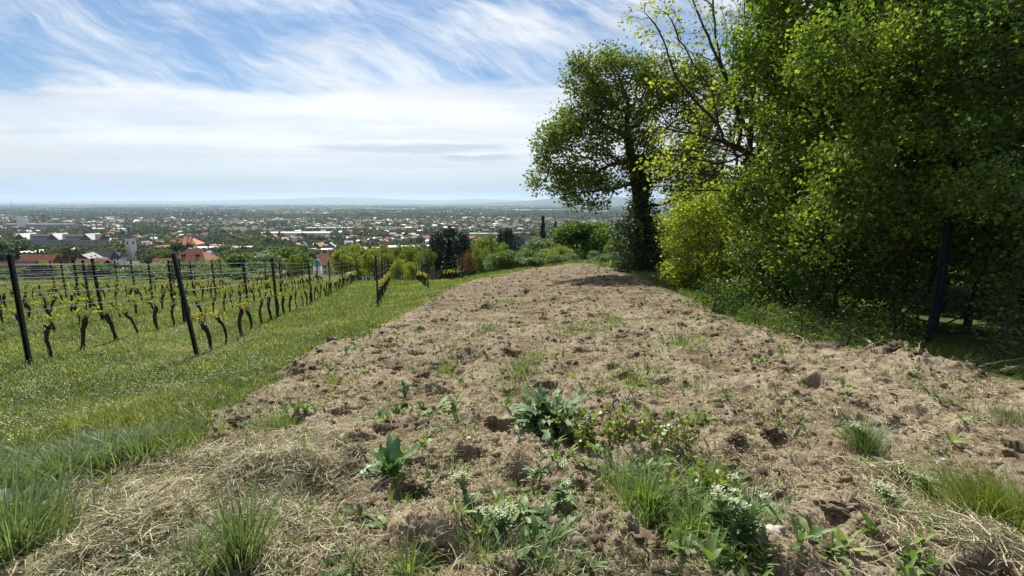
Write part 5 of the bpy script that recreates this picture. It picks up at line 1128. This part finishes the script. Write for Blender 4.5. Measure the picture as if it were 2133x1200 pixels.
def chapel():
    D = 88; b = gz(655, D); t = thing('domed_chapel', 'small white chapel tower with a green copper dome behind the vine posts', 'chapel', b)
    H = pt(655, 553, D)[2] - b[2]; rad = 0.62
    mb = MB(); mb.tube([(0, 0, -2), (0, 0, H)], rad * 1.15, 12); link('tower', mb.build('tower', M_['wall_white']), t)
    md = MB(); an = np.linspace(0, pi / 2, 7); prof = [(1.45, 0), (1.5, .12)] + [(1.35 * cos(a), .15 + 1.35 * sin(a)) for a in an[:-1]] + [(.15, 1.55), (.12, 1.9), (.03, 2.1)]
    md.tube([(0, 0, H + z * .8) for _, z in prof], [r_ * .5 for r_, _ in prof], 16); link('dome', md.build('dome', M_['copper']), t); occ.append((b[0], b[1], 4))
    mo = MB(); mo.box((0, -rad * 1.15, H - 1.6), (.5, .1, 1.2)); link('window', mo.build('window', M_['glass'], False), t)
chapel()
def redhouse(mw, mr): gable(mw, mr, 12, 8, 5, 4.6); windows(mw, 12, 8, [1.6, 4.0]); c = MB(); c.box((2.5, 0, 10.2), (.8, .8, 1.8)); return [('chimney', c, 'roof_red')]
b, b0 = bld('red_roofed_house', 'house with a steep red roof just right of the green domed chapel', 676, 230, R(60), 'wall_white', 'roof_red', redhouse, 'house'); occ.append((b0[0], b0[1], 8))
def greyhouse(mw, mr): gable(mw, mr, 11, 9, 3.5, 4.8); windows(mw, 11, 9, [1.6]); c = MB(); c.box((1.5, -1.6, 7.6), (.6, .6, 1.2)); return [('chimney', c, 'wall_grey')]
def hb(name, label, px, ridge, D, rz, wall, roof, fn, Hr):
    b = gz(px, D); top = pt(px, ridge, D)[2]; t = thing(name, label, 'house', (b[0], b[1], top - Hr), rz); mw, mr = MB(), MB(); ex = fn(mw, mr) or []
    mw.box((0, 0, (b[2] - top + Hr) / 2 - 3.2), (9.9, 7.9, abs(b[2] - top + Hr) + .2)) if b[2] < top - Hr else None
    link('walls', mw.build('walls', [M_[wall], M_['glass']], False), t); link('roof', mr.build('roof', [M_[roof], M_['glass']], False), t)
    for (nm, mb, m) in ex: link(nm, mb.build(nm, M_[m], False), t)
    occ.append((b[0], b[1], 8))
hb('grey_roofed_house', 'house with a steep mossy grey roof behind the crest bushes', 1078, 492, 210, R(28), 'wall_grey', 'roof_grey', greyhouse, 8.3)
def redleft(mw, mr): gable(mw, mr, 16, 9, 4, 4.2); windows(mw, 16, 9, [1.8]); return []
hb('red_roofed_house', 'white house with a long bright red roof at the lower left of the town', 74, 531, 210, R(-6), 'wall_white', 'roof_red', redleft, 8.2)
hb('pink_roofed_house', 'house with a long pinkish roof and chimneys below the long grey building', 110, 517, 330, R(4), 'wall_cream', 'roof_red', redhouse, 9.6)
hb('brown_roofed_house', 'dark brown roofed house at the left edge of the town', 12, 545, 190, R(10), 'wall_grey', 'roof_brown', redleft, 8.2)
hb('white_house', 'bright white low house glimpsed behind the left vine posts', 465, 567, 120, R(-10), 'wall_white', 'roof_pale', greyhouse, 8.3)
hb('brown_roofed_house', 'small brown roofed house right of the yellow green trees', 845, 530, 95, R(15), 'wall_white', 'roof_brown', greyhouse, 8.3)
hb('grey_roofed_house', 'house with twin dark grey roofs left of the church', 210, 523, 300, R(-5), 'wall_white', 'roof_grey', redhouse, 9.6)
def hall(w_, d, h, rf=1.0):
    def f(mw, mr): gable(mw, mr, w_, d, h, rf, ov=.2); windows(mw, w_, d, [h * .6], dx=5, sz=(3, 1.2)); return []
    return f
HALLS = [(640, 504, 450, 34, 16, 7, 0, 'wall_white', 'roof_pale', 'white block above the yellow green trees'), (690, 503, 450, 44, 14, 8, 3, 'wall_grey', 'roof_pale', 'wide white roofed hall left above the yellow green trees'), (760, 497, 430, 30, 16, 9, -4, 'wall_cream', 'roof_pale', 'cream block in the town centre'),
    (855, 490, 480, 46, 14, 9, 4, 'wall_grey', 'roof_pale', 'grey modern block with a flat roof in the town centre'), (890, 485, 560, 52, 18, 8, 0, 'wall_cream', 'roof_grey', 'long cream building with a row of windows in the town centre'), (930, 480, 700, 60, 20, 9, 2, 'wall_white', 'roof_pale', 'pale hall behind the town centre'),
    (620, 470, 1100, 150, 40, 8, 2, 'wall_white', 'roof_pale', 'very long low white warehouse above the left town'), (690, 462, 1350, 130, 40, 9, -1, 'wall_white', 'roof_grey', 'bluish grey warehouse behind the long white one'), (890, 465, 1200, 70, 30, 8, 0, 'wall_white', 'roof_pale', 'white flat roofed hall right of the warehouses'),
    (90, 457, 1500, 210, 40, 14, 1, 'wall_grey', 'roof_grey', 'long dark industrial block far on the left'), (48, 452, 1480, 18, 18, 36, 0, 'wall_white', 'roof_grey', 'pale tower block rising from the industrial block on the left'), (120, 447, 1800, 26, 15, 20, 0, 'wall_grey', 'roof_pale', 'grey apartment tower beside the pale one'),
    (230, 463, 1300, 90, 30, 7, 0, 'wall_white', 'roof_pale', 'low white hall right of the industrial block'), (150, 493, 700, 100, 16, 8, 3, 'wall_white', 'roof_pale', 'pale long roof just behind the three gables'), (1010, 470, 950, 60, 22, 12, 0, 'wall_grey', 'roof_grey', 'grey office block right of the town centre'),
    (1080, 468, 1000, 50, 20, 12, 0, 'wall_cream', 'roof_brown', 'cream apartment block left of the dark spruces'), (1190, 470, 900, 45, 18, 10, 0, 'wall_cream', 'roof_red', 'red roofed block behind the dark spruces'), (240, 443, 3600, 280, 60, 9, 0, 'wall_white', 'roof_pale', 'long white greenhouse strip far on the left'),
    (235, 449, 2500, 60, 50, 8, 0, 'wall_white', 'roof_pale', 'small bright white hall below the long greenhouse strip'), (1090, 437, 4500, 140, 60, 12, 0, 'wall_white', 'roof_pale', 'white hall on the far plain left of the big tree'), (1240, 440, 3800, 180, 60, 14, 0, 'wall_white', 'roof_pale', 'white factory on the far plain seen through the big tree'), (545, 515, 350, 15, 10, 6, 8, 'wall_white', 'roof_grey', 'white house block left of the green domed chapel')]
for (a, py, D, l, d, h, rz, wm, rm, lb) in HALLS:
    t, b0 = bld('town_hall_block' if False else 'flat_roofed_block', lb, a, D, R(rz), wm, rm, hall(l, d, h)); occ.append((b0[0], b0[1], l / 2))
# green domed church far right
b = gz(1192, 800); t = thing('domed_church', 'distant church tower with a green onion dome seen left of the big tree', 'church', b)
mb = MB(); mb.box((0, 0, 10), (6, 6, 24)); link('tower', mb.build('tower', M_['wall_cream'], False), t); md = MB(); md.tube([(0, 0, 22 + z) for z in (0, 1, 3, 5, 7, 8, 10, 12)], [3.4, 3.6, 4, 3.4, 1.5, 1.6, .8, .1], 12); link('dome', md.build('dome', M_['copper']), t)
# mast far left
b = gz(32, 7000); t = tag(link('transmission_mast', None, None, b), 'thin lattice mast on the horizon at the far left', 'mast'); mb = MB()
for s in ((-1, -1), (1, -1), (1, 1), (-1, 1)): mb.tube([(s[0] * 7, s[1] * 7, 0), (s[0] * 1.5, s[1] * 1.5, 120)], .8, 4)
for k in range(14): mb.box((0, 0, 5 + 8 * k), (14 - k * .85, 14 - k * .85, .8))
link('lattice', mb.build('lattice', M_['wall_grey']), t)

# ordinary houses, the nearest as things
hn = 0; far_h = []
cand = [(140 + 1460 * random.random() ** 1.25, random.uniform(-40, 1420)) for _ in range(3400)]; cand.sort()
MINN = {}
for (D, a) in cand:
    b = gz(a, D)
    if not free(b[0], b[1], 8.5): continue
    if gnoise(np.array([b[0] / 120]), np.array([b[1] / 120]), 77)[0] < -.12: continue
    if D < 230 and random.random() < .3: continue
    if hidesit(a, D, b[2] + 7, 8000 / D) or (820 < a < 1010 and D < 260): continue
    s = random.randrange(20)
    if D < 300 and HP[s][4] == 'roof_orange': s = (s + 1) % 20
    wme, rme, cme, wm, rm, st, arr = HP[s]; rz = random.choice((0, 0, pi / 2)) + random.gauss(.1, .25)
    occ.append((b[0], b[1], 8))
    if hn < 280:
        t = thing('town_house', f"{'tall' if st == 2 else 'low'} {WN[wm]} house, {RN[rm]} roof, {zone(a)}, {'near' if D < 260 else 'middle' if D < 400 else 'farther'} streets", 'house', b, rz, f"{'tall' if st == 2 else 'low'} {WN[wm]} houses, {RN[rm]} roofs, {zone(a)}, {'near' if D < 260 else 'middle' if D < 400 else 'farther'} streets")
        link('walls', wme, t); link('roof', rme, t)
        if D < 420: link('chimney', cme, t)
        hn += 1
    else: far_h.append((b, rz, s))
def bake_far(lst, name, label, sc=1.0):
    VV, FF, MM, off = [], {}, None, 0; mats = [M_[x] for x in ('wall_white', 'wall_cream', 'wall_grey', 'wall_pink', 'roof_red', 'roof_brown', 'roof_grey', 'roof_orange', 'roof_pale')]; nm = ['wall_white', 'wall_cream', 'wall_grey', 'wall_pink', 'roof_red', 'roof_brown', 'roof_grey', 'roof_orange', 'roof_pale']
    mb = MB()
    for (b, rz, s) in lst:
        arr = HP[s]; rr = random.Random(s); l = rr.uniform(10, 16); w_ = rr.uniform(8, 10.5); mw, mr = MB(), MB(); k = sc * random.uniform(.9, 1.15)
        gable(mw, mr, l * k, w_ * k, random.choice((3.5, 6, 6.5)), 3.4 if arr[4] != 'roof_pale' else 1.2)
        c, s_ = cos(rz), sin(rz); Rm = np.array([[c, -s_, 0], [s_, c, 0], [0, 0, 1]])
        for m_, mi in ((mw, nm.index(arr[3])), (mr, nm.index(arr[4]))):
            mb.add(np.concatenate(m_.V) @ Rm.T + b, [np.concatenate(v_) for v_ in m_.F.values()], mi)
    tag(link(name, mb.build(name, mats, False)), label, 'houses', kind='stuff')
for _ in range(1500):
    D = 1300 + 1500 * random.random(); a = random.uniform(-60, 1500)
    if gnoise(np.array([a / 140]), np.array([D / 260.]), 55)[0] < -.1: continue
    far_h.append((gz(a, D), random.choice((0, pi / 2)) + random.gauss(0, .2), random.randrange(20)))
bake_far(far_h, 'distant_houses', 'mass of small distant houses filling the town and plain')
far2 = []
for _ in range(700):
    D = 2900 * (3.4 ** random.random()); a = random.uniform(-60, 1600)
    if gnoise(np.array([a / 170]), np.array([math.log(D) * 6]), 58)[0] < .0: continue
    far2.append((gz(a, D), random.gauss(0, .3), random.choice((4, 9, 14, 19, 2, 0))))
bake_far(far2, 'plain_buildings', 'scattered pale halls and villages on the far plain', 2.2)

# ------------------------------------------------------------------ trees of the town and the plain
TP = [clump_mesh('town_tree', 'round', 1, 900, .075), clump_mesh('town_tree', 'wide', 2, 900, .075), clump_mesh('town_tree', 'round', 3, 800, .08), clump_mesh('town_tree', 'cone', 4, 700, .06, 'needle'), clump_mesh('town_tree', 'poplar', 5, 500, .05), clump_mesh('town_tree', 'wide', 6, 800, .08, 'leaf_dark')]
KN = [('broadleaf_tree', 'round leafy tree', .9), ('broadleaf_tree', 'wide spreading tree', .9), ('broadleaf_tree', 'bushy tree', 1.0), ('conifer_tree', 'dark pointed conifer', 1.0), ('poplar_tree', 'slim upright poplar', 1.0), ('broadleaf_tree', 'dark spreading tree', .95)]
FP = [clump_mesh('far_tree', 'round', 21, 90, .22), clump_mesh('far_tree', 'wide', 22, 90, .24), clump_mesh('far_tree', 'cone', 23, 70, .18, 'needle')]
tn_ = 0; farT = []; midT = []
cand = [(105 + 1300 * random.random() ** 1.35, random.uniform(-60, 1480)) for _ in range(14500)]; cand.sort()
for (D, a) in cand:
    b = gz(a, D); 
    if not free(b[0], b[1], 1.5): continue
    den = gnoise(np.array([b[0] / 90]), np.array([b[1] / 90]), 88)[0]
    if D < 300 and random.random() < .5: continue
    if den < -.25: continue
    if a > 1060 and D < 500 and random.random() < .75: continue
    if 590 < a < 1060 and 280 < D < 1000 and random.random() < .55: continue
    if a < 0 or True:
        if hidesit(a, D, b[2] + 8.5, 4000 / D): 
            if not hidesit(a, D, b[2] + 5, 3000 / D) and random.random() < .7: small = True
            else: continue
        else: small = False
    k = random.choices(range(6), (5, 5, 4, 1.3, .5, 3))[0]; H = random.uniform(6.5, 11.5) * (1.25 if k in (3, 4) else 1) * (1 + .25 * (den > .3))
    if small or (D < 210 and a < 640): H = random.uniform(2.8, 4.8)
    elif D < 180: H *= .8
    if tn_ < 225:
        cr, tk, _ = TP[k]; H_ = 'tall' if H > 9.3 else 'low' if H < 6.5 else ''; dz_ = 'just below the vineyard' if D < 160 else 'among the nearest houses' if D < 230 else 'among the middle houses'
        tree_obj(KN[k][0], f'{H_} {KN[k][1]} {dz_} {tzone(a)}'.strip(), 'tree', b, H, H * KN[k][2] * random.uniform(.85, 1.2), cr, tk, f'{H_} {KN[k][1]}s {dz_} {tzone(a)}'.strip()); tn_ += 1
    else: (midT if D < 520 else farT).append((b, H, k))
def bake_trees(lst, protos, name, label, wide=1.0):
    VV, FF, TT, off = [], [], [], 0; MI = []
    for i, (V, Fc, T) in enumerate(protos):
        sel = [q for q in lst if q[2] % len(protos) == i]
        if not sel: continue
        m_ = len(sel); L = np.array([q[0] for q in sel]); H = np.array([q[1] for q in sel]); a = rng.random(m_) * 6.283; ww = H * wide * (.85 + .4 * rng.random(m_))
        Mx = np.zeros((m_, 3, 3)); Mx[:, 0, 0] = np.cos(a) * ww; Mx[:, 0, 1] = -np.sin(a) * ww; Mx[:, 1, 0] = np.sin(a) * ww; Mx[:, 1, 1] = np.cos(a) * ww; Mx[:, 2, 2] = H
        v_, f_, _t = merge(V, Fc, Mx, L); base = np.repeat(rng.random(m_) * .8 + .1, len(V)); t_ = np.clip(base + np.tile(T - .5, m_) * .5, 0, 1)
        VV.append(v_); FF.append(f_ + off); TT.append(t_); off += len(v_)
    me = mesh(name, np.concatenate(VV), np.concatenate(FF), M_['far_leaf'], attrs={'tint': np.concatenate(TT)}); tag(link(name, me), label, 'trees', kind='stuff')
M_['far_leaf'] = leafmat('far_leaf', (0.022, 0.042, 0.020), (0.065, 0.088, 0.030), (0.14, 0.145, 0.05), 0.3, 0.02)
bake_trees(midT, [TP[i][2] for i in (0, 1, 3)], 'town_trees', 'close packed trees between the houses of the town')
for _ in range(9500):
    D = 1100 + 1900 * random.random() ** 1.1; a = random.uniform(-80, 1560)
    if gnoise(np.array([a / 110]), np.array([D / 200.]), 66)[0] < -.15: continue
    farT.append((gz(a, D), random.uniform(6, 12), random.randrange(3)))
bake_trees(farT, [q[2] for q in FP], 'distant_town_trees', 'mass of distant trees among the far houses')
far3 = []
for _ in range(900):   # hedgerows and woods of the plain: short lines and patches
    D = 2400 * (6.5 ** random.random()); a = random.uniform(-100, 1620); ln = random.randint(5, 26); c = gz(a, D); sp = 13 + D * .004; ang = random.gauss(0, .12); H0 = random.uniform(9, 15)
    for j in range(ln):
        x = c[0] + cos(ang) * sp * (j - ln / 2) + random.gauss(0, 4); y = c[1] + sin(ang) * sp * (j - ln / 2) + random.gauss(0, 10); far3.append((np.array([x, y, float(hbase(x, y))]), H0 * random.uniform(.8, 1.2), random.randrange(2)))
bake_trees(far3, [q[2] for q in FP[:2]], 'plain_woods', 'tree belts and woods across the far plain', 1.6)
pop = []
for (a, w_, n_, D) in [(385, 22, 14, 2600), (447, 15, 16, 2500), (760, 10, 14, 2700), (340, 10, 5, 2650), (85, 12, 6, 2000)]:
    for j in range(n_): c = gz(a + random.uniform(-w_, w_), D + random.uniform(-60, 60)); pop.append((c, random.uniform(20, 34), 0))
bake_trees(pop, [clump_mesh('far_poplar', 'poplar', 31, 120, .10)[2]], 'far_poplars', 'rows of tall dark poplars standing up on the far plain', 1.5)

# ------------------------------------------------------------------ haze
hm, n = mat('haze_air'); vo = n.n('ShaderNodeVolumePrincipled', {'Color': (0.60, 0.78, 1.0), 'Density': 4.8e-5, 'Anisotropy': 0.35})
n.t.links.new(vo.outputs[0], n.n('ShaderNodeOutputMaterial').inputs[1])
mb = MB(); mb.box((0, 0, 110), (66000, 66000, 400)); o = link('haze', mb.build('haze', hm, False)); tag(o, 'thin bluish haze over the town and the plain', 'haze', kind='stuff')
